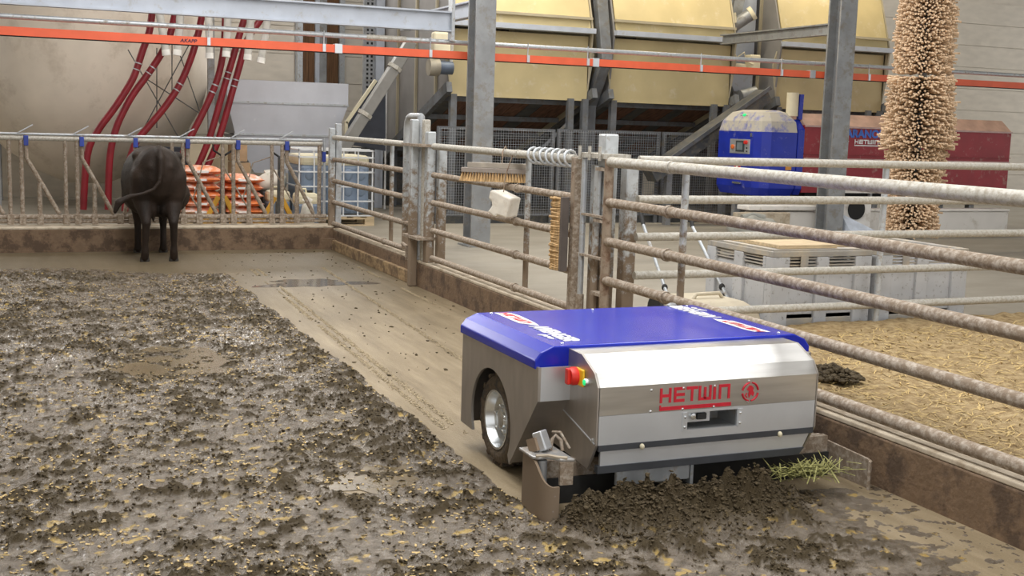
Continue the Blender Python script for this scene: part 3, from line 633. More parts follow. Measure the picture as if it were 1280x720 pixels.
# posts
def square_post(label, boxes, name='fence_post', group=None):
    x0, x1, y0, y1, z0, z1 = boxes[0][:6]
    p = thing(name, label, 'post', ((x0+x1)/2, (y0+y1)/2, z0), 0, group)
    for i, bx in enumerate(boxes): B().box(*bx[:6]).build('post_tube' if i else 'post', bx[6], p, bevel=.012)
    return p
q = square_post('galvanised corner post where the feed fence meets the side fence', [(3.845, 3.925, 15.22, 15.30, .0, 1.58, galvx), (3.93, 4.01, 15.22, 15.30, .272, 1.64, galv)])
q = square_post('tall bundled galvanised post between two fence panels, standing in front of the kerb', [(3.765, 3.845, 11.53, 11.61, .0, 1.72, galvx), (3.86, 3.95, 11.30, 11.40, .272, 1.60, galvx), (3.86, 3.93, 11.42, 11.50, .272, 1.72, galvt), (3.88, 3.92, 11.70, 11.74, .28, 1.58, galvx), (3.955, 4.045, 11.22, 11.30, .272, 1.48, galvx)])
B().tube([(3.89, 11.62, .272), (3.89, 11.62, 1.76)], .04, 14).build('round_tube', galv, q, 40)
for z in (1.46, .52): B().box(3.755, 3.96, 11.28, 11.76, z-.014, z+.014).build('clamp', galvd, q)
q = square_post('thick galvanised post with latches between the two near gate panels', [(3.935, 4.045, 7.58, 7.70, .272, 1.65, galvx), (4.00, 4.10, 7.36, 7.46, .272, 1.45, galvx), (3.90, 3.93, 7.60, 7.68, .272, 1.42, galvx)])
B().tube([(3.885, 7.80, .45), (3.885, 7.80, 1.46)], .022, 12).build('latch_rod', galv, q, 40)
B().tube([(3.885, 7.80, .272), (3.885, 7.80, .46)], .03, 12).build('latch_socket', galvd, q, 40)
B().box(3.93, 3.95, 7.70, 7.78, .272, 1.42).build('side_flat', galvx, q)
B().box(3.86, 4.08, 7.46, 7.86, 1.475, 1.51).build('clamp', galvt, q)
for y in (7.82, 7.66, 7.5): B().tube([(3.85, y, 1.46), (3.85, y, 1.56)], .012, 8).build('bolt', galvt, q, 40)
for z in (1.06, .76): B().box(3.865, 3.90, 7.46, 7.84, z-.008, z+.008).build('latch_bar', galvd, q)
# cross fence behind the robot
p2 = thing('tube_fence', 'dusty five rail cross fence in front of the grey crates, set at right angles', 'fence', (6.8, 7.3, FZ))
for z in (.38, .66, .935, 1.2, 1.478): B().tube([(4.06, 7.3, z), (9.6, 7.3, z)], .03, 14).build('rail', galvt, p2, 40)
for x in (6.27, 8.9): B().tube([(x, 7.335, .2), (x, 7.335, 1.478)], .026, 12).build('upright', galv, p2, 40)

# feed fence
ff = thing('feed_fence', 'galvanised head locking feed fence with blue clamps on the far kerb', 'feed fence', (1.6, 15.45, .30))
FY = 15.45
B().tube([(-3, FY, 1.408), (3.80, FY, 1.408)], .016, 10).build('top_rail', galv, ff, 40)
B().tube([(-3, FY, 1.352), (3.80, FY, 1.362)], .030, 12).build('top_rail', galvt, ff, 40)
B().tube([(-3, FY, .405), (3.86, FY, .405)], .032, 12).build('bottom_rail', galvd, ff, 40)
B().tube([(-3, FY, .345), (3.86, FY, .345)], .020, 10).build('bottom_rail', galvd, ff, 40)
B().tube([(3.765, FY, .40), (3.765, FY, 1.36)], .028, 12).build('upright', galvd, ff, 40)
B().tube([(3.83, FY, .40), (3.83, FY, 1.44)], .02, 12).build('upright', galv, ff, 40)
B().box(3.80, 3.845, FY-.03, FY+.02, 1.13, 1.26).build('clamp', bluecap, ff)
for k in range(-6, 4):
    x = 1.43+.632*(k-.0)
    if x > 3.5: continue
    B().tube([(x, FY, 1.40), (x, FY, 1.12), (x+(.05 if k else -.04), FY, 1.03), (x+(.36 if k else -.14), FY, .44)], .026, 12).build('diagonal_bar', galvd, ff, 40)
    B().box(x-.027, x+.027, FY-.045, FY+.03, 1.27, 1.39).build('clamp', bluecap, ff, bevel=.006)
    B().bar((x-.09, FY-.02, 1.42), (x+.08, FY-.02, 1.52), .03, .012).build('lever', galv, ff)
    if not (1.0 < x+.14 < 1.9): B().tube([(x+.14, FY, .40), (x+.14, FY, .82)], .028, 12).build('upright', galvd, ff, 40)
    for dx, r_ in ((.44, .024), (.575, .026)):
        if x+dx < 1.2 or 1.75 < x+dx < 3.7: B().tube([(x+dx, FY, .36), (x+dx, FY, 1.36)], r_, 12).build('upright', galvd, ff, 40)
    if 1.75 < x+.4 < 3.7:
        B().tube([(x+.06, FY+.03, .60), (x+.20, FY+.03, 1.10), (x+.43, FY+.03, 1.18)], .008, 8).build('tie_rod', galvd, ff, 40)
        B().tube([(x+.45, FY+.02, 1.05), (x+.80, FY+.02, .45)], .010, 8).build('tie_rod', galvd, ff, 40)
    for dx in (.14, .44, .575):
        if x+dx < 3.7: B().box(x+dx-.04, x+dx+.04, FY-.045, FY+.045, .315, .44).build('clamp', galvd, ff, bevel=.008)

# things hung on the gate
hbq = thing('hanging_broom', 'wooden broom head with tan bristles hung from the gate by wire', 'broom', (3.78, 9.30, 1.285), R(-32))
B().box(-.285, .285, -.035, .035, .0, .04).build('broom_block', mat('grey_wood', (.30, .26, .23), .75, 0, .2, 8), hbq, local=True, bevel=.004)
B().box(-.235, .275, -.02, .02, .04, .085).build('top_batten', mat('grey_wood2', (.36, .32, .27), .75, 0, .2, 8), hbq, local=True, bevel=.004)
for k in range(24):
    x = -.275+k*.024
    for j in (-1, 1): B().tube([(x, j*.018, .0), (x+(x*.05), j*.026, -.075)], [.006, .014], 6).build('bristle_tuft', brist, hbq, local=True)
B().tube([(.06, 0, .085), (.06, .02, .14), (.055, .05, .18), (.07, .09, .225), (.1, .12, .17)], .006, 6).build('wire', rustd, hbq, 40, local=True)
sb = thing('salt_block', 'white salt lick block with a worn notch hung on the gate', 'salt lick', (3.79, 9.12, .945), R(-58))
sp_ = [(-.11, .0), (-.02, -.025), (-.0, .0), (.10, .0), (.10, .17), (-.10, .19), (-.125, .18), (-.125, .11), (-.09, .095), (-.075, .06), (-.09, .03)]
o = B().prism('y', [(x*.95, z) for x, z in sp_], -.085, .085).build('block', saltm, sb, local=True, bevel=.014); o.rotation_euler = (0, R(12), 0)
B().tube([(.0, 0, .17), (.0, .02, .32), (.03, .09, .52)], .004, 6).build('wire', rustd, sb, 40, local=True)
spq = thing('coil_spring', 'grey coil spring wound around the top rail of the gate', 'spring', (3.9, 8.4, 1.41))
pts = []
for k in range(7*16+1):
    t = k/16; pts.append((.062*math.cos(2*math.pi*t), .40-.80*t/7, .045+.062*math.sin(2*math.pi*t)))
B().tube(pts, .011, 8).build('coil', galv, spq, 60, local=True)
vb = thing('scrub_brush', 'upright tan bristle brush screwed to the end of the gate', 'brush', (3.815, 7.98, .61))
B().box(3.785, 3.845, 7.955, 7.985, .61, 1.17).build('brush_board', mat('dark_board', (.12, .10, .09), .7), vb, bevel=.003)
bb = B()
for i in range(44):
    for j in range(4):
        x = 3.79+.017*j; z = .618+.0125*i; g1 = rng.normal(0, .006, 3)
        bb.tube([(x, 7.985, z), (x-.012+g1[0], 8.11+g1[1], z+g1[2])], [.007, .013], 6)
o = bb.build('bristles', brist, vb); tag(o, kind='stuff')

# ================================================================ behind the fence
def at(px, py, Y):                        # a point of the photograph at the barn depth Y
    d = FW+RT*((px-640)/FPX)-UP*((py-360)/FPX); t = Y/d.y; return Vector((d.x*t, Y, CAM_H+d.z*t))
def hcol(label, x0, x1, y0, y1):
    c_ = thing('steel_column', label, 'column', ((x0+x1)/2, (y0+y1)/2, FZ))
    B().box(x0, x1, y0, y0+.03, FZ, 6.19).build('front_flange', greyst, c_); B().box(x0, x1, y1-.03, y1, FZ, 6.19).build('rear_flange', greyst, c_)
    B().box((x0+x1)/2-.01, (x0+x1)/2+.01, y0+.03, y1-.03, FZ, 6.19).build('web', greyst, c_)
    B().box(x0-.05, x1+.05, y0-.05, y1+.05, FZ, FZ+.02).build('base_plate', greyst, c_)
hcol('grey steel column rising behind the gate with the hanging broom', 5.27, 5.53, 13.7, 13.98)
hcol('grey steel column rising in front of the red feed machine', 10.72, 11.0, 13.7, 13.98)
def ibeam(label, p0, p1, w, h, mt, name='steel_beam'):
    p0 = Vector(p0); p1 = Vector(p1); b_ = thing(name, label, 'beam', (p0+p1)/2)
    up = Vector((0, 0, 1))
    B().bar(p0+up*(h/2-.01), p1+up*(h/2-.01), w, .02).build('top_flange', mt, b_); B().bar(p0-up*(h/2-.01), p1-up*(h/2-.01), w, .02).build('bottom_flange', mt, b_)
    B().bar(p0, p1, .014, h-.04).build('web', mt, b_); return b_
ibeam('pale blue grey steel beam above the orange rail, ending at the column', (-5, 14.06, 2.935), (5.06, 14.06, 2.935), .12, .245, bluest)
B().box(5.06, 5.1, 13.99, 14.13, 2.7, 3.3).build('end_plate', galv, bpy.data.objects['steel_beam'])
ibeam('grey steel beam running back from the column beside the first bin', (5.4, 13.98, 3.12), (5.4, 17.0, 3.12), .12, .2, bluest)
ibeam('grey steel beam running back from the column above the feed machine', (10.87, 13.98, 3.185), (10.87, 16.9, 3.185), .12, .16, greyst)
tag(B().box(-3, 5.3, 17.1, 17.3, 3.24, 3.34).build('timber_beam', mat('dark_beam', (.22, .21, .19), .8)), 'dark grey beam behind the pale steel beam, over the hoses', 'beam')
cr = thing('crane_rail', 'orange conductor rail with clips running across the barn', 'rail', (5, 14.09, 2.485))
B().box(-3, 15, 14.05, 14.13, 2.488, 2.58).build('rail', orange, cr)
B().box(-3, 15, 14.06, 14.12, 2.478, 2.487).build('rail_lip', dark, cr)
for pxl in (423, 745, 1017):
    x = at(pxl, 70, 14.05).x; B().box(x-.045, x+.045, 14.035, 14.14, 2.48, 2.59).build('joint_clip', stainw, cr)
lettering('AKAPP', .055, mat('navy_print', (.03, .02, .06), .6), cr, (at(225, 50, 14.049).x, 14.0485, 2.513), (1, 0, 0), (0, 0, 1), .001, .2, .19)
pt = thing('support_pipe', 'pale galvanised pipe hung just above the orange rail', 'pipe', (5, 14.09, 2.66))
B().tube([(-3, 14.09, 2.69), (15, 14.09, 2.69)], .03, 14).build('pipe', galv, pt, 40)
B().tube([(4.0, 14.09, 2.69), (4.5, 14.09, 2.69)], .036, 14).build('sleeve', galvt, pt, 40)
for pxl in (261, 405, 538, 660, 735, 877, 978, 1088):
    x = at(pxl, 70, 14.05).x
    hg = B().tube([(x, 14.06, 2.57), (x, 14.055, 2.735)], .007, 6).build('hanger', galv, pt); B().box(x-.018, x+.018, 14.03, 14.055, 2.49, 2.58).build('hanger_plate', stainw, hg)

# yellow bins
def feed_bin(label, X0, X1):
    b_ = thing('feed_bin', label, 'bin', ((X0+X1)/2, 17.4, FZ), 0, 'yellow feed bins')
    a = R(19); L_ = 2.2
    def slab_(y0, z0, y1, z1, th, xa, xb, nm, mt):
        d = Vector((0, y1-y0, z1-z0)).normalized(); n_ = Vector((0, d.z, -d.y))*th
        return B().add([(xa, y0, z0), (xb, y0, z0), (xb, y1, z1), (xa, y1, z1)]+[(x, y+n_.y, z+n_.z) for x, y, z in ((xa, y0, z0), (xb, y0, z0), (xb, y1, z1), (xa, y1, z1))], [(0, 1, 2, 3), (7, 6, 5, 4), (0, 4, 5, 1), (1, 5, 6, 2), (2, 6, 7, 3), (3, 7, 4, 0)]).build(nm, mt, b_)
    slab_(17.36, 3.42, 17.36+L_*math.sin(a), 3.42+L_*math.cos(a), .03, X0+.02, X1-.02, 'upper_panel', yel)
    slab_(17.32, 3.25, 17.36, 3.41, .03, X0+.02, X1-.02, 'middle_panel', yel)
    slab_(17.42, 2.11, 17.44, 3.14, .03, X0, X1, 'lower_panel', yel)
    B().box(X0, X1, 17.29, 17.37, 3.395, 3.435).build('angle_bar', yeldull, b_)
    B().box(X0-.02, X1+.02, 17.20, 17.44, 3.175, 3.255).build('ledge_bar', bluest, b_)
    for x in (X0, X1):
        s = 1 if x == X1 else -1; lo, hi = sorted((x, x+s*.03))
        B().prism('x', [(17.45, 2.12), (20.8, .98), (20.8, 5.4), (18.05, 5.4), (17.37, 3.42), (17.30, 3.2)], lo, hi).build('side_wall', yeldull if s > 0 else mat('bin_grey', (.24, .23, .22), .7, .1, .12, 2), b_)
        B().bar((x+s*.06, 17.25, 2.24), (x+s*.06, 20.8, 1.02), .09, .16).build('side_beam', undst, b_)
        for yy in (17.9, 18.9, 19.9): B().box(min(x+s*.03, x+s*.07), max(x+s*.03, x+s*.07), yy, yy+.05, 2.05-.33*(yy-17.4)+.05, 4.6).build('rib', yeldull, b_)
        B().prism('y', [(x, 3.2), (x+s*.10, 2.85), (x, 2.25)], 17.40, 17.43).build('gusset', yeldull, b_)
    d = Vector((0, 3.35, -1.14)); n = 9
    for k in range(n):                    # underside boards of the sloping floor
        xa = X0+.03+(X1-X0-.06)*k/n; xb = X0+.03+(X1-X0-.06)*(k+1)/n-.012
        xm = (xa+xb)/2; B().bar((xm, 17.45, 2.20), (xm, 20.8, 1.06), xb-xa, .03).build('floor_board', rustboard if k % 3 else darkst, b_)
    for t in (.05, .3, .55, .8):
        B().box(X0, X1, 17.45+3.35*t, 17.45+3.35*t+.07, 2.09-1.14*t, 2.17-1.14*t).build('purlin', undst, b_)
    B().box(X0-.3, X1+.3, 20.82, 20.9, FZ, 5.4).build('shade_backing', darkst, b_)  # added dark panel standing in for the darkness under the bin
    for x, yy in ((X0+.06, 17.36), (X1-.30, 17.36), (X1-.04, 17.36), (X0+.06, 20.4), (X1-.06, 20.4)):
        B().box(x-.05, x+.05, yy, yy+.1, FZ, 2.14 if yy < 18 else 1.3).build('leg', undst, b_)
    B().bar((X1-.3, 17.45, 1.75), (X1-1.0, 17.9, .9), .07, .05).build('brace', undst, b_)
    return b_
feed_bin('yellow feed bin beside the column behind the hanging broom', 6.28, 8.66)
feed_bin('yellow feed bin between its two neighbours, above the wire mesh', 9.08, 11.38)
feed_bin('yellow feed bin behind the red feed machine', 12.34, 14.66)
du = thing('steel_duct', 'dark grey steel duct dropping between the first and second yellow bin', 'duct', (8.87, 17.4, FZ))
B().bar((8.85, 17.75, 4.9), (8.87, 17.22, 2.75), .19, .16, (0, 1, 0)).build('duct', undst, du, bevel=.01); B().bar((8.87, 17.22, 2.76), (8.87, 17.7, 2.05), .18, .14, (0, 1, 0)).build('elbow', undst, du, bevel=.01); B().box(8.80, 8.94, 17.62, 17.76, FZ, 2.1).build('support', undst, du)
# elevator head with motor between the bins
el = thing('elevator_head', 'grey inclined elevator housing with a dusty motor between two yellow bins', 'conveyor', (11.9, 18.0, FZ))
B().prism('y', [(11.53, 4.9), (12.17, 4.9), (12.17, 2.3), (11.85, 2.3), (11.53, 2.9)], 17.9, 18.1).build('housing', bluest, el)
B().bar((11.86, 17.85, 2.35), (11.80, 17.3, 1.0), .3, .2).build('chute', greyst, el)
B().bar((11.9, 17.85, 4.6), (11.56, 17.85, 3.0), .06, .2).build('side_flange', greyst, el)
B().tube([(11.55, 17.80, 3.45), (11.88, 17.62, 3.72)], .11, 18).build('motor', greyst, el, 40)
B().tube([(11.86, 17.63, 3.705), (11.91, 17.60, 3.745)], .125, 18).build('motor_cap', cream, el, 40)
B().tube([(11.58, 17.7, 3.55), (11.55, 17.7, 3.72)], .06, 12).build('terminal_box', cream, el, 40)
B().box(11.55, 11.8, 17.55, 17.75, 2.72, 2.86).build('gearbox', cream, el, bevel=.02)
B().box(11.85, 12.05, 17.5, 17.7, 2.78, 3.02).build('switch_box', cream, el, bevel=.02)
B().tube([(11.5, 17.55, 3.1), (11.55, 17.5, 2.95), (11.7, 17.5, 3.05), (11.75, 17.5, 2.9), (11.9, 17.5, 2.85)], .012, 6).build('cable', cream, el, 40)
B().tube([(11.6, 17.4, 2.3), (11.9, 17.4, 2.38)], .10, 16).build('drum', greyst, el, 40)
B().box(11.53, 12.17, 17.5, 17.6, 2.05, 2.2).build('bracket', darkst, el)
# inclined chain conveyor below
cv = thing('inclined_conveyor', 'dark grey conveyor rising toward the elevator behind the blue cabinet', 'conveyor', (10.6, 16.4, FZ))
B().bar((9.4, 16.55, .95), (11.5, 16.55, 2.3), .3, .22).build('trough', darkst, cv)
B().bar((9.4, 16.38, 1.05), (11.5, 16.38, 2.42), .03, .06).build('guard', undst, cv)
B().box(9.7, 9.8, 16.5, 16.6, FZ, 1.1).build('leg', greyst, cv); B().box(10.75, 10.83, 16.5, 16.6, FZ, 1.8).build('leg', greyst, cv)

# wire mesh screens
def mesh_screen(label, X0, X1, yy, z0, z1):
    ms = thing('mesh_screen', label, 'screen', ((X0+X1)/2, yy, FZ))
    w_ = B(); st = .042
    for k in range(int((X1-X0)/st)+1): x = X0+k*st; w_.box(x-.002, x+.002, yy-.002, yy+.002, z0, z1)
    for k in range(int((z1-z0)/st)+1): z = z0+k*st; w_.box(X0, X1, yy-.0045, yy-.001, z-.002, z+.002)
    tag(w_.build('wires', mat('mesh_wire', (.36, .38, .40), .5, .4), ms), kind='stuff')
    for x in (X0, X1): B().box(x-.03, x+.03, yy, yy+.04, FZ, z1+.02).build('post', undst, ms)
    for z in (z0, z1): B().box(X0, X1, yy+.003, yy+.025, z-.02, z+.02).build('crossbar', undst, ms)
mesh_screen('wire mesh screen under the first yellow bin beside the grey column', 5.95, 7.85, 16.9, .30, 1.62)
mesh_screen('wire mesh screen behind the thick latch post', 7.95, 9.75, 16.9, .30, 1.63)
mesh_screen('wire mesh screen next to the blue machine cabinet', 9.85, 11.6, 16.9, .30, 1.63)
tag(B().box(5.9, 15, 17.0, 17.15, FZ, .30).build('trim_4', darkst), kind='structure')

# left background: silo, hoses, hopper
sil = thing('fabric_silo', 'big round beige fabric silo behind the red hoses', 'silo', (1.15, 20.6, FZ))
prof = [(.35, .55), (.8, .75), (1.25, 1.08), (1.6, 1.45), (1.83, 1.85), (1.93, 2.25), (1.95, 2.7), (1.95, 4.4)]
B().lathe((1.15, 20.6, 0), prof, 48).build('silo_bag', beige, sil, 60)
for p0, p1 in (((160, 62), (225, 175)), ((245, 40), (180, 160)), ((182, 98), (250, 142)), ((222, 60), (250, 140)), ((196, 60), (196, 160)), ((215, 30), (215, 120))):
    B().tube([at(p0[0], p0[1], 18.35), at(p1[0], p1[1], 18.35)], .008, 6).build('guy_wire', darkst, sil)
for x, y in ((-.2, 19.0), (2.9, 19.0), (-.2, 21.9), (2.9, 21.9)): B().box(x-.05, x+.05, y-.05, y+.05, FZ, 4.4).build('leg', greyst, sil)
HO = [[(191, 8), (189, 25), (186, 42), (178, 64), (168, 94), (157, 114), (141, 138), (122, 164), (109, 194), (104, 262)], [(221, 8), (217, 25), (212, 45), (200, 70), (181, 98), (167, 117), (155, 138), (144, 164), (137, 200), (135, 262)], [(256, 5), (252, 22), (247, 45), (239, 72), (225, 105), (206, 134), (186, 158), (170, 178), (161, 204), (157, 232), (156, 264)],
      [(282, 8), (281, 35), (279, 65), (272, 98), (258, 132), (243, 162), (230, 188), (222, 215), (219, 264)], [(312, 5), (305, 25), (298, 48), (290, 76), (281, 106), (272, 138), (262, 172), (250, 202), (240, 224), (235, 264)], [(336, 5), (326, 24), (309, 50), (299, 84), (290, 116), (280, 152), (271, 180), (260, 206), (252, 228), (249, 264)]]
HL = ['dark red feed hose outermost on the silo, bending down beside the second hose', 'dark red feed hose bending away just left of the long curved hose', 'dark red feed hose curving long across the middle of the silo', 'dark red feed hose along the round edge of the silo', 'dark red feed hose of the straight pair, on the silo side', 'dark red feed hose of the straight pair, on the hopper side']
HL[0] = 'dark red feed hose with the steepest drop across the silo cloth'
HL[1] = 'dark red feed hose curving between the steep hose and the long curved hose'
for i, (h_, lb) in enumerate(zip(HO, HL)):
    yy = 17.7+.06*i; P = [at(a, b, yy) for a, b in h_]; Q = []
    for k in range(len(P)-1):
        for t in range(4):
            u = t/4; a0, a1, a2, a3 = P[max(k-1, 0)], P[k], P[k+1], P[min(k+2, len(P)-1)]
            Q.append(.5*((2*a1)+(a2-a0)*u+(2*a0-5*a1+4*a2-a3)*u*u+(3*a1-a0-3*a2+a3)*u**3))
    Q.append(P[-1]); hs = thing('feed_hose', lb, 'hose', P[-1])
    B().tube(Q, .05, 12).build('hose', redhose, hs, 60)
    k = len(Q)*2//5
    for j in (0, 1): B().tube([Q[k+j*1]-(Q[k+j+1]-Q[k+j])*.08, Q[k+j]+(Q[k+j+1]-Q[k+j])*.08], .058, 12).build('hose_clamp', galv, hs, 50)
for i, (a, b, c_, d_) in enumerate(((196, 14, 207, 62), (226, 18, 222, 62), (260, 20, 262, 66), (285, 20, 283, 64), (314, 24, 310, 68), (336, 26, 327, 72))):
    yy = 17.2; P = [Vector((at(a, b, yy).x, yy, 3.245)), at((a+c_)/2+.5, (b+d_)/2-6, yy), at(c_, d_, yy)]
    sl = thing('drop_sleeve', 'pale grey fabric drop sleeve hanging '+('beside the steep red hose', 'over the second red hose', 'behind the rail clip next to the lettering', 'at the top of the hose along the silo edge', 'just above the straight hose pair', 'nearest the hopper, slightly slanted')[i], 'sleeve', P[2], 0, 'drop sleeves over the hoses')
    B().tube(P, .055, 12).build('sleeve', mat('sleeve_cloth', (.50, .48, .44), .8, 0, .15, 8), sl, 60)
    B().tube([P[2], P[2]+(P[2]-P[1]).normalized()*.08], [.058, .06], 12).build('sleeve_end', mat('sleeve_white', (.74, .72, .68), .7), sl, 60)
hop = thing('steel_hopper', 'pale blue grey sheet steel hopper in front of the beige wall', 'hopper', (4.1, 19.5, FZ))
B().box(3.15, 5.10, 19.0, 20.6, 1.92, 2.27).build('upper_body', hopm, hop)
B().add([(3.15, 19.0, 1.92), (5.10, 19.0, 1.92), (5.10, 20.6, 1.92), (3.15, 20.6, 1.92), (3.28, 19.04, 1.42), (4.92, 19.04, 1.42), (4.9, 20.4, 1.42), (3.3, 20.4, 1.42)], [(0, 1, 5, 4), (1, 2, 6, 5), (2, 3, 7, 6), (3, 0, 4, 7), (4, 5, 6, 7), (3, 2, 1, 0)]).build('tapered_body', hopm, hop)
B().add([(3.28, 19.04, 1.40), (4.92, 19.04, 1.40), (4.9, 20.4, 1.40), (3.3, 20.4, 1.40), (3.6, 19.15, .8), (4.7, 19.15, .8), (4.6, 20.2, .8), (3.75, 20.2, .8)], [(0, 1, 5, 4), (1, 2, 6, 5), (2, 3, 7, 6), (3, 0, 4, 7), (4, 5, 6, 7), (3, 2, 1, 0)]).build('outlet_cone', hopm, hop)
B().box(3.14, 5.11, 18.985, 19.0, 1.905, 1.935).build('seam', galv, hop); B().box(3.26, 4.94, 19.02, 19.04, 1.40, 1.43).build('seam', galv, hop)
for x in (3.45, 4.8):
    for y in (19.35, 20.3): B().box(x-.04, x+.04, y-.04, y+.04, FZ, 1.42).build('leg', galv, hop)
au = thing('square_auger', 'slanted square steel auger tube with two collars beside the hopper', 'conveyor', (at(380, 263, 18).x, 18, FZ))
P0, P1 = at(514, 52, 18), at(378, 266, 18)
B().bar(P0, P1, .17, .17, (0, 1, 0)).build('tube', mat('auger_steel', (.25, .245, .23), .45, .5, .1, 5), au, bevel=.01)
for t in (.155, .43):
    c_ = P0.lerp(P1, t); d = (P1-P0).normalized()
    B().tube([c_-d*.03, c_+d*.03], .125, 8).build('collar', galvt, au)
pn = B().prism('y', [(at(434, 178, 18.7).x, 1.30), (at(434, 152, 18.7).x, 1.66), (at(470, 103, 18.7).x, 2.32), (at(482, 103, 18.7).x, 2.32), (at(482, 190, 18.7).x, 1.2)], 18.7, 18.75)
dp = thing('dark_chute', 'dark slanted sheet chute with a cream edge behind the auger tube', 'chute', (5.2, 18.72, FZ)); pn.build('sheet', mat('navy_sheet', (.03, .035, .05), .5), dp)
B().bar((at(433, 154, 18.7).x, 18.72, 1.64), (at(470, 102, 18.7).x, 18.72, 2.34), .06, .05).build('edge', cream, dp); B().bar((at(433, 154, 18.7).x, 18.72, 1.66), (at(432, 190, 18.7).x, 18.72, 1.0), .06, .05).build('edge', cream, dp)
B().box(at(436, 150, 18.7).x, at(470, 150, 18.7).x, 18.76, 18.9, FZ, 1.25).build('support', darkst, dp)
pc = thing('slotted_upright', 'perforated steel rack upright behind the slanted auger tube', 'upright', (at(462, 100, 20.2).x, 20.2, FZ))
xa, xb = at(454, 100, 20.2).x, at(469, 100, 20.2).x
B().box(xa, xb, 20.2, 20.26, FZ, 4.6).build('face', greyst, pc)
for k in range(46):
    z = 1.2+k*.075
    for dx in (.25, .6): B().box(xa+(xb-xa)*dx, xa+(xb-xa)*dx+.035, 20.195, 20.2, z, z+.04).build('slot', dark, pc)
tag(B().box(at(470, 100, 20.1).x, at(480, 100, 20.1).x, 20.1, 20.2, FZ, 5).build('blue_upright', bluest), 'plain blue grey steel upright beside the perforated upright', 'upright')
for a, lb in ((483, 'thin pale pipe beside the plain steel upright'), (378, 'galvanised pipe standing at the wall slot')):
    if a == 483: tag(B().tube([at(a, 110, 19.8), Vector((at(a, 110, 19.8).x, 19.8, FZ))], .018, 8).build('riser_pipe', mat('white_pipe', (.75, .75, .75), .5), smooth=40), lb, 'pipe')
mo = thing('drive_motor', 'grey gear motor with a dusty cap at the corner of the first bin', 'motor', (6.0, 17.2, 2.35))
B().tube([(5.86, 17.2, 2.52), (6.02, 17.2, 2.52)], .13, 18).build('cap', mat('dusty_metal', (.34, .31, .25), .6, .3), mo, 40); B().tube([(6.02, 17.2, 2.52), (6.24, 17.2, 2.52)], .10, 16).build('motor_body', mat('navy_motor', (.10, .13, .18), .5, .2), mo, 40)
B().box(5.92, 6.2, 17.15, 17.3, 2.66, 3.05).build('terminal_box', cream, mo, bevel=.03)
B().tube([(6.22, 17.2, 2.6), (6.24, 17.2, 3.2)], .03, 8).build('conduit', galvt, mo, 40)

# feed store along the feed fence
def pallet(label, x0, x1, y0, y1, z):
    p_ = thing('wood_pallet', label, 'pallet', ((x0+x1)/2, (y0+y1)/2, z))
    n = 6; w_ = (x1-x0)
    for k in range(3):
        y = y0+(y1-y0-.1)*k/2; B().box(x0, x1, y, y+.1, z, z+.02).build('runner', wood, p_)
        for j in range(3): xx = x0+(w_-.14)*j/2; B().box(xx, xx+.14, y, y+.1, z+.021, z+.095).build('block', wood, p_)
        B().box(x0, x1, y, y+.1, z+.096, z+.115).build('stringer', wood, p_)
    for k in range(n): x = x0+(w_-.11)*k/(n-1); B().box(x, x+.11, y0, y1, z+.116, z+.136).build('plank', wood, p_)
    return p_
pallet('wooden pallet under the caged liquid tank', 3.74, 4.88, 16.65, 17.65, FZ)
ib = thing('liquid_tank', 'caged plastic tank of blue liquid on a pallet behind the feed fence', 'tank', (4.31, 17.15, FZ+.137))
z0 = FZ+.16
B().box(3.80, 4.82, 16.72, 17.58, z0, z0+.72).build('tank', liq, ib, bevel=.05); B().box(3.80, 4.82, 16.72, 17.58, z0+.70, z0+.86).build('tank_top', cream, ib, bevel=.05)
B().lathe((4.3, 17.1, z0+.86), [(.11, 0), (.11, .05), (.09, .06)], 20).build('screw_cap', black, ib, 40)
for k in range(5):
    for j in range(3): B().ell((3.93+k*.19, 16.72, z0+.12+j*.23), .07, .02, .085, 12, 8).build('dimple', liq, ib, 60)
for k in range(6):
    x = 3.77+k*.216; B().box(x-.009, x+.009, 16.66, 16.68, z0-.02, z0+.93).build('cage_bar', cage, ib); B().box(x-.009, x+.009, 17.62, 17.64, z0-.02, z0+.93).build('cage_bar', cage, ib)
for z in (z0-.01, z0+.2, z0+.41, z0+.62, z0+.83, z0+.93):
    B().box(3.75, 4.87, 16.645, 16.665, z-.01, z+.01).build('cage_bar', cage, ib); B().box(3.745, 3.765, 16.645, 17.65, z-.01, z+.01).build('cage_bar', cage, ib); B().box(4.855, 4.875, 16.645, 17.65, z-.01, z+.01).build('cage_bar', cage, ib)
for y in (16.9, 17.4): B().box(3.75, 4.87, y-.015, y+.015, z0+.92, z0+.95).build('cage_bar', cage, ib)
pallet('wooden pallet under the orange feed bags', 2.15, 3.30, 16.7, 17.7, FZ)
random.seed(3)
bagb = B(); NU, NV = 10, 8; vv = []
for j in range(NV+1):
    for i in range(NU+1):
        u, v_ = i/NU*2-1, j/NV*2-1; e = (1-abs(u)**4)*(1-abs(v_)**4); vv.append((u*.27, v_*.45, .065+.062*e**.45+.004*math.sin(9*u+5*v_)))
for j in range(NV+1):
    for i in range(NU+1):
        u, v_ = i/NU*2-1, j/NV*2-1; e = (1-abs(u)**4)*(1-abs(v_)**4); vv.append((u*.27, v_*.45, .063-.058*e**.45))
M_ = (NU+1)*(NV+1); ff_ = []
for j in range(NV):
    for i in range(NU):
        a = j*(NU+1)+i; ff_ += [(a, a+1, a+NU+2, a+NU+1), (a+M_+NU+1, a+M_+NU+2, a+M_+1, a+M_)]
for i in range(NU): a = i; ff_ += [(a, a+M_, a+M_+1, a+1)]; a = NV*(NU+1)+i; ff_ += [(a+1, a+M_+1, a+M_, a)]
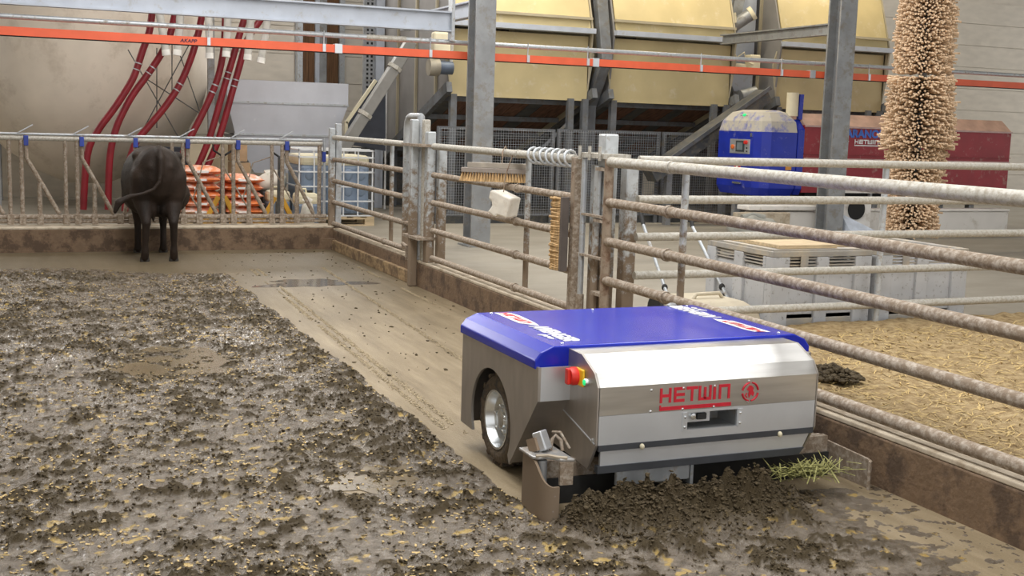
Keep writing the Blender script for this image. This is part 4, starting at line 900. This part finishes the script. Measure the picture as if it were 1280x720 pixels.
for j in range(NV): a = j*(NU+1); ff_ += [(a, a+NU+1, a+M_+NU+1, a+M_)]; a += NU; ff_ += [(a+NU+1, a, a+M_, a+M_+NU+1)]
bagb.add(vv, ff_)
proto = None
for colx, nlay in ((2.44, 6), (3.02, 5)):
    for k in range(nlay):
        bl = 'orange and white feed bag, %s of the %s stack' % (('bottom one', 'second from the bottom', 'third from the bottom', 'fourth from the bottom', 'fifth from the bottom', 'top one')[k if k < nlay-1 else 5], 'taller' if nlay == 6 else 'shorter')
        lc = (colx+random.uniform(-.02, .02), 17.2+random.uniform(-.02, .02), FZ+.137+k*.112)
        if proto is None:
            proto = thing('feed_bag', bl, 'bag', lc, 0, 'orange feed bags on the pallet')
            sk = bagb.build('bag', orbag, proto, 60, local=True)
            B().box(-.10, .06, -.457, -.447, .045, .075).build('bag_label', white, proto, local=True)
        else: copy_tree(proto, None, lc, bl)
def canister(label, x, y):
    c_ = thing('canister', label, 'canister', (x, y, FZ))
    B().box(x-.16, x+.16, y-.16, y+.16, FZ, FZ+.36).build('body', liq, c_, bevel=.04); B().box(x-.16, x+.16, y-.16, y+.16, FZ+.33, FZ+.50).build('shoulder', cream, c_, bevel=.05)
    B().lathe((x+.06, y, FZ+.5), [(.04, 0), (.04, .03)], 14).build('screw_cap', black, c_, 40); B().tube([(x-.1, y, FZ+.49), (x-.09, y, FZ+.55), (x+.0, y, FZ+.55), (x+.01, y, FZ+.49)], .016, 8).build('grip', cream, c_, 50)
canister('plastic canister with blue liquid next to the orange bags', 3.50, 16.86); canister('plastic canister with blue liquid in front of the dark storage box', 3.80, 16.40)
def sack(label, x, y, z, w_, d_, h_, seed, sm=None):
    sackm = sm or MATS['white_sack']
    random.seed(seed); s_ = B().ell((0, 0, h_/2), w_/2, d_/2, h_/2, 20, 12)
    s_.v = [(p[0]*(1+.12*math.sin(p[2]*21+seed))+.02*math.sin(p[1]*30), p[1]*(1+.1*math.sin(p[0]*25)), max(.0, h_/2+(p[2]-h_/2)*1.12+.02*math.sin(p[0]*22+seed)*(p[2] > .05))) for p in s_.v]
    r_ = thing('grain_sack', label, 'sack', (x, y, z)); s_.build('cloth', sackm, r_, 70, local=True)
    B().tube([(-w_*.2, 0, h_*.98), (0, .0, h_*1.12), (w_*.22, 0, h_*1.0)], [.05, .03, .045], 8).build('neck', sackm, r_, 60, local=True); return r_
tag(B().box(3.34, 3.71, 17.1, 17.6, FZ, .62).build('storage_box', darkst, bevel=.01), 'dark storage box carrying the crumpled white sack', 'box')
sack('crumpled white sack lying on the dark storage box', 3.52, 17.35, .62, .50, .4, .26, 2)
sack('white and green sack standing beside the yellow pallet truck', 3.74, 16.02, FZ, .20, .2, .40, 5)
def pallet_truck(label, x, y):
    t_ = thing('pallet_truck', label, 'pallet truck', (x, y, FZ))
    for s in (-1, 1):
        B().box(min(x+s*.10, x+s*.26), max(x+s*.10, x+s*.26), y+.15, y+.70, FZ+.06, FZ+.11).build('fork', yelm, t_, bevel=.008)
        B().bar((x+s*.24, y+.12, FZ+.08), (x+s*.04, y+.10, FZ+.46), .05, .06).build('frame', yelm, t_)
        B().lathe((x+s*.05-.02, y, FZ+.09), [(.09, 0), (.09, .04)], 18, 'x').build('wheel', black, t_, 40)
    B().tube([(x, y+.05, FZ+.05), (x, y+.05, FZ+.40)], .045, 12).build('pump', darkst, t_, 40)
    B().bar((x, y+.04, FZ+.38), (x, y-.02, 1.18), .05, .04).build('handle', darkst, t_)
    B().tube([(x, y-.02, 1.16), (x-.12, y-.03, 1.24), (x-.13, y-.03, 1.33), (x-.06, y-.035, 1.37), (x+.06, y-.035, 1.37), (x+.13, y-.03, 1.33), (x+.12, y-.03, 1.24), (x, y-.02, 1.16)], .014, 8).build('loop_grip', black, t_, 50)
pallet_truck('yellow pallet truck with dark handle parked at the orange bags', 2.58, 15.95); pallet_truck('yellow pallet truck with dark handle parked near the caged tank', 3.34, 15.95)
tag(B().box(2.5, 3.25, 18.5, 18.58, FZ, 1.35).build('cream_board', cream, bevel=.008), 'tall cream board leaning behind the orange bags', 'board')
tag(B().box(1.7, 2.6, 18.6, 18.85, FZ, 1.2).build('dark_cabinet', mat('navy_sheet', (.03, .035, .05), .5), bevel=.01), 'dark cabinet under the silo behind the bags', 'cabinet')
for k, (lb, z) in enumerate((('brown cardboard box at the bottom of the pile beside the hopper', .62+.0), ('brown cardboard box on top of the pile beside the hopper', .95))):
    o = B().box(3.05, 3.33-.05*k, 18.0, 18.35, (FZ if k == 0 else 1.02), (1.0 if k == 0 else 1.32)).build('cardboard_box', mat('cardboard', (.42, .29, .17), .8), bevel=.006); tag(o, lb, 'box')

# grey crates behind the cross fence
def crate(label, x0, x1, y0, y1, z0, z1):
    c_ = thing('pallet_crate', label, 'crate', ((x0+x1)/2, (y0+y1)/2, z0)); rim = z1-.13
    w = .03
    B().box(x0+w, x1-w, y0+w, y0+2*w, z0+.1, rim).box(x0+w, x1-w, y1-2*w, y1-w, z0+.1, rim).box(x0+w, x0+2*w, y0+2*w, y1-2*w, z0+.1, rim).box(x1-2*w, x1-w, y0+2*w, y1-2*w, z0+.1, rim).box(x0+w, x1-w, y0+w, y1-w, z0+.1, z0+.13).build('body', greyp, c_)
    B().box(x0, x1, y0, y0+.06, z1-.045, z1).box(x0, x1, y1-.06, y1, z1-.045, z1).box(x0, x0+.06, y0+.06, y1-.06, z1-.045, z1).box(x1-.06, x1, y0+.06, y1-.06, z1-.045, z1).build('rim', greypd, c_, bevel=.006)
    for k in range(3): z = rim+.012+k*.026; B().box(x0+.015, x1-.015, y0+.015, y0+.05, z, z+.012).box(x0+.015, x0+.05, y0+.05, y1-.015, z, z+.012).build('vent_slat', greypd, c_)
    for (px_, py_, dx, dy) in [(x0, y0, .16, .10), (x1-.16, y0, .16, .05), ((x0+x1)/2-.06, y0, .12, .04), (x0, (y0+y1)/2-.06, .04, .13), (x0, y1-.13, .05, .13), (x0, y0+.10, .05, .04)]:
        B().box(px_, px_+dx, py_, py_+dy, z0+.02, z1-.045).build('rib', greyp, c_, bevel=.008)
    for yy in (y0+.02, (y0+y1)/2, y1-.12): B().box(x0+.02, x1-.02, yy, yy+.1, z0, z0+.10).build('skid', greypd, c_, bevel=.006)
    B().box((x0+x1)/2-.22, (x0+x1)/2-.15, y0-.008, y0, z1-.14, z1-.03).build('latch', greypd, c_); return c_
crate('grey plastic pallet crate with boards lying on its lid', 5.37, 6.32, 7.48, 8.42, FZ, .79)
crate('second grey plastic pallet crate standing close to the first, without boards', 6.37, 7.32, 7.48, 8.42, FZ, .79)
tag(B().box(5.38, 6.31, 7.49, 8.41, .7905, .805).build('crate_lid', greypd), 'dusty grey lid on the pallet crate', 'lid')
for lb, bx in (('wide pale board lying on the crate lid', (5.45, 6.0, 7.52, 8.3, .806, .835)), ('narrow pale board lying beside the wide one on the crate', (6.04, 6.28, 7.6, 8.35, .806, .828))): tag(B().box(*bx).build('wooden_board', wood, bevel=.004), lb, 'board')
# hand sweeper
sw = thing('hand_sweeper', 'beige hand pushed sweeper with a black gripped handle beside the crate', 'sweeper', (5.05, 7.95, FZ))
B().add([(4.72, 7.5, FZ+.03), (5.34, 7.5, FZ+.03), (5.34, 8.3, FZ+.03), (4.72, 8.3, FZ+.03), (4.74, 7.56, .33), (5.32, 7.56, .33), (5.32, 8.25, .33), (4.74, 8.25, .33), (4.82, 7.68, .385), (5.26, 7.68, .385), (5.26, 8.15, .385), (4.82, 8.15, .385)], [(3, 2, 1, 0), (0, 1, 5, 4), (1, 2, 6, 5), (2, 3, 7, 6), (3, 0, 4, 7), (4, 5, 9, 8), (5, 6, 10, 9), (6, 7, 11, 10), (7, 4, 8, 11), (8, 9, 10, 11)]).build('housing', mat('beige_plastic', (.50, .44, .33), .55, 0, .1, 6), sw, bevel=.02)
B().tube([(4.90, 7.85, .375), (4.93, 7.85, .42), (5.14, 7.85, .425), (5.18, 7.85, .375)], .016, 8).build('grip_bow', mat('beige_plastic', (.50, .44, .33)), sw, 50)
for s in (4.70, 5.32): B().lathe((s, 8.1, FZ+.11), [(.11, 0), (.11, .03)], 20, 'x').build('wheel', black, sw, 40)
for a, b in (((4.78, 8.0, .34), (4.86, 8.62, .90)), ((5.34, 8.0, .33), (5.34, 8.62, .88))): B().tube([a, b], .014, 8).build('handle_tube', galv, sw, 40)
B().tube([(4.86, 8.62, .90), (4.88, 8.72, 1.02), (4.95, 8.8, 1.10), (5.05, 8.82, 1.12), (5.25, 8.82, 1.12), (5.33, 8.8, 1.10), (5.36, 8.72, 1.02), (5.34, 8.62, .88)], .017, 10).build('black_grip', black, sw, 50)
for a in ((4.80, 8.12, .44), (5.34, 8.12, .43)): B().ell(a, .025, .025, .03, 10, 8).build('clamp_knob', black, sw, 60)

# blue and red feed machine
fm = thing('feed_machine', 'blue cabinet and dark red body of a feed mixing machine behind the column', 'machine', (12, 15.4, FZ))
plan = [(10.28, 15.95), (10.28, 15.0), (10.34, 14.88), (10.46, 14.8), (10.92, 14.8), (10.92, 15.95)]
def inset(pl, d): cx_, cy_ = 10.68, 15.4; return [(cx_+(x-cx_)*(1-d), cy_+(y-cy_)*(1-d)) for x, y in pl]
def loft(levels):
    b_ = B(); n = len(plan); v = []
    for z, d in levels: v += [(x if x < 10.9 else 10.92, y, z) for x, y in inset(plan, d)]
    f_ = [(i*n+k, i*n+(k+1) % n, (i+1)*n+(k+1) % n, (i+1)*n+k) for i in range(len(levels)-1) for k in range(n)]+[tuple(reversed(range(n))), tuple(range((len(levels)-1)*n, len(levels)*n))]
    return b_.add(v, f_)
cab = loft([(.74, .10), (.86, 0), (1.70, 0)]).build('cabinet', blued, fm)
loft([(1.701, 0), (1.86, .08), (1.99, .30), (2.03, .55)]).build('cabinet_roof', bluedust, fm)
B().box(10.28-.006, 10.28, 15.08, 15.62, 1.36, 1.58).build('control_panel', stainw, cab, bevel=.004)
B().box(10.262, 10.274, 15.22, 15.44, 1.39, 1.555).build('screen', screen, cab); B().box(10.258, 10.262, 15.255, 15.405, 1.415, 1.53).build('display', mat('display', (.16, .20, .22), .2), cab)
B().lathe((10.274, 15.53, 1.46), [(.035, 0), (.035, -.02), (.02, -.03)], 16, 'x').build('knob', mat('knob_orange', (.7, .16, .03), .4), cab, 40)
B().lathe((10.274, 15.17, 1.535), [(.03, 0), (.03, -.03), (.024, -.04)], 16, 'x').build('stop_button', red, cab, 40)
for z in (1.45, 1.40): B().lathe((10.274, 15.15, z), [(.012, 0), (.012, -.012)], 10, 'x').build('button', black, cab, 40)
B().prism('x', [(15.30, 1.12), (15.47, 1.12), (15.46, 1.22), (15.42, 1.28), (15.36, 1.28), (15.31, 1.22)], 10.27, 10.28).build('warning_sticker', redp, cab); B().box(10.268, 10.272, 15.36, 15.41, 1.15, 1.22).build('sticker_mark', white, cab)
B().box(10.262, 10.28, 15.03, 15.07, 1.62, 1.68).build('lock', chrome, cab); B().box(10.25, 10.28, 15.25, 15.47, .90, .93).build('lower_handle', chrome, cab)
B().box(10.74, 10.84, 14.785, 14.8, 1.14, 1.21).build('amber_lamp', mat('amber', (.65, .30, .05), .4), cab)
B().box(10.36, 10.42, 15.3, 15.5, 1.90, 1.94).build('lamp_base', greyst, fm); B().ell((10.37, 15.4, 1.945), .03, .04, .025, 10, 8).build('green_lamp', green, fm, 60)
B().prism('x', [(14.8, .86), (14.86, .76), (15.95, .76), (15.95, 1.9), (14.95, 1.9), (14.8, 1.75)], 10.94, 11.06).build('bulkhead', blued, fm, bevel=.01)
B().bar((11.05, 14.95, 1.9), (11.06, 14.95, 2.28), .05, .07).build('bracket', blued, fm); B().tube([(10.93, 14.98, 1.95), (10.93, 14.98, 2.3)], .09, 14).build('cylinder', cream, fm, 40)
bd = B().prism('x', [(14.82, .80), (15.93, .80), (15.93, 1.82), (14.82, 1.82)], 11.07, 15.2).build('body', redm, fm)
B().prism('x', [(14.82, 1.821), (15.93, 1.821), (15.93, 2.0), (15.05, 2.0)], 11.07, 15.2).build('body_top', reddust, fm)
B().box(11.07, 15.2, 14.80, 14.82, 1.28, 1.33).build('stripe', mat('stripe_pale', (.55, .38, .36), .5), bd); B().box(11.07, 15.2, 14.79, 14.82, 1.385, 1.395).build('ridge', redm, bd)
B().box(11.07, 15.2, 14.795, 14.82, 1.795, 1.82).build('stripe', mat('stripe_pale', (.55, .38, .36), .5), bd)
xt = at(1058, 160, 14.8).x; xe = at(1109, 160, 14.8).x
lettering('ARANOM', .165, bluep, bd, (xt, 14.812, 1.66), (1, 0, 0), (0, 0, 1), .008, .0, xe-xt)
xh = at(1070, 160, 14.8).x; xj = at(1100, 160, 14.8).x
hetwin(B(), (xh, 14.812, 1.56), (1, 0, 0), (0, 0, 1), xj-xh, .065, .006, True, .24).build('lettering', white, bd)
B().lathe((xj+.05, 14.815, 1.59), [(.032, 0), (.032, -.006)], 12, 'y').build('emblem', white, bd)
B().box(at(1031, 160, 14.8).x, at(1031, 160, 14.8).x+.05, 14.808, 14.82, 1.66, 1.78).build('lettering', white, bd)
B().box(xt-.02, xt+.07, 14.808, 14.82, 1.585, 1.60).build('lettering', white, bd)
B().box(11.2, 15.0, 14.9, 15.85, .62, .80).build('undercarriage', dark, fm)
for x in (10.5, 12.6, 14.6):
    for y in (15.0, 15.7): B().box(x-.05, x+.05, y-.05, y+.05, FZ, .80).build('leg', greyst, fm)
# low white wall and chute at the machine
lw = thing('trough_wall', 'low whitewashed trough wall under the feed machine', 'wall', (11.2, 14.25, FZ))
B().box(9.75, 14.6, 14.15, 14.35, FZ, .56).build('wall', whitew, lw, bevel=.01); B().box(9.65, 10.85, 14.10, 14.40, .585, .65).build('coping', whitew, lw, bevel=.01); B().box(10.9, 14.6, 14.12, 14.38, .565, .60).build('coping', whitew, lw, bevel=.01)
B().box(9.4, 10.3, 14.0, 14.12, .30, .56).build('slab', kerbt, lw, bevel=.01)
ch = thing('dust_chute', 'pale sheet metal chute with a dark round mouth beside the column', 'chute', (11.55, 13.75, FZ))
x0c = 11.06; x1c = at(1094, 270, 13.75).x
B().box(x0c, x1c, 13.85, 13.95, FZ, .80).build('back', whitew, ch); B().lathe(((x0c+x1c)/2, 13.85, .62), [(.15, -.005), (.15, -.02), (.13, -.02)], 24, 'y').build('mouth', dark, ch, 40)
B().add([(x0c, 13.84, .30), (x1c, 13.84, .30), (x1c, 13.55, .28), (x0c, 13.55, .28), (x0c, 13.84, .56)], [(0, 1, 2, 3), (4, 3, 2), (0, 4, 1), (4, 2, 1), (0, 3, 4)]).build('ramp', mat('pale_blue_sheet', (.62, .68, .78), .5), ch)
B().box(x0c, x1c, 13.55, 13.84, FZ, .279).build('plinth', whitew, ch)
B().box(x0c, x1c+.16, 13.80, 13.96, .86, .90).build('cover', whitew, ch); B().box(x0c, x0c+.04, 13.85, 13.9, .8, .86).build('strut', greyst, ch); B().box(x1c-.04, x1c, 13.85, 13.9, .8, .86).build('strut', greyst, ch)
sack('grey dusty sack slumped at the end of the low white wall', 9.45, 13.7, FZ, .85, .4, .36, 8, mat('grey_sack', (.33, .33, .30), .7, 0, .2, 8))

# cow brush at the right
cb = thing('cow_brush', 'big tan cow brush hanging behind the cross fence', 'cow brush', (7.82, 8.75, .75))
B().tube([(7.82, 8.75, .70), (7.82, 8.75, 3.3)], .04, 12).build('shaft', greyst, cb, 40)
for za, zb, rr in ((.78, 1.58, .24), (1.60, 2.24, .30), (2.28, 3.1, .24)):
    b_ = B(); nz = int((zb-za)/.022)
    for i in range(nz):
        z = za+(i+.5)*(zb-za)/nz; na = 70
        for k in range(na):
            t = 2*math.pi*(k+.5*(i % 2))/na+rng.normal(0, .03); rad = rr*(1+.08*math.sin(6*z+2*t))+rng.normal(0, .022)
            b_.tube([(7.82+.05*math.cos(t), 8.75+.05*math.sin(t), z), (7.82+rad*math.cos(t), 8.75+rad*math.sin(t), z+rng.normal(0, .014))], [.005, .010], 4)
    tag(b_.build('bristles', bristp, cb, fix=False), kind='stuff')

# strip lamps added out of view to warm and brighten the bins
for k, (x, lb) in enumerate(((7.5, 'first'), (10.3, 'second'), (13.5, 'third'))):
    lp = thing('added_lamp', 'added white strip lamp, out of view in front of the %s yellow bin' % lb, 'lamp', (x, 16.7, 5.6), 0, 'added strip lamps')
    B().box(x-.65, x+.65, 16.64, 16.76, 5.62, 5.70).build('housing', whitew, lp, bevel=.01); B().box(x-.62, x+.62, 16.66, 16.74, 5.605, 5.619).build('diffuser', mat('lamp_glow', (.9, .85, .7), .5, emit=(1, .88, .62), estr=6), lp)
    for dx in (-.5, .5): B().tube([(x+dx, 16.7, 5.70), (x+dx, 16.7, 6.2)], .006, 6).build('rod', galv, lp)
    area('added_lamp_light', (x, 16.7, 5.59), (0, .1, -1), 1.2, .1, 55, (1, .88, .66))
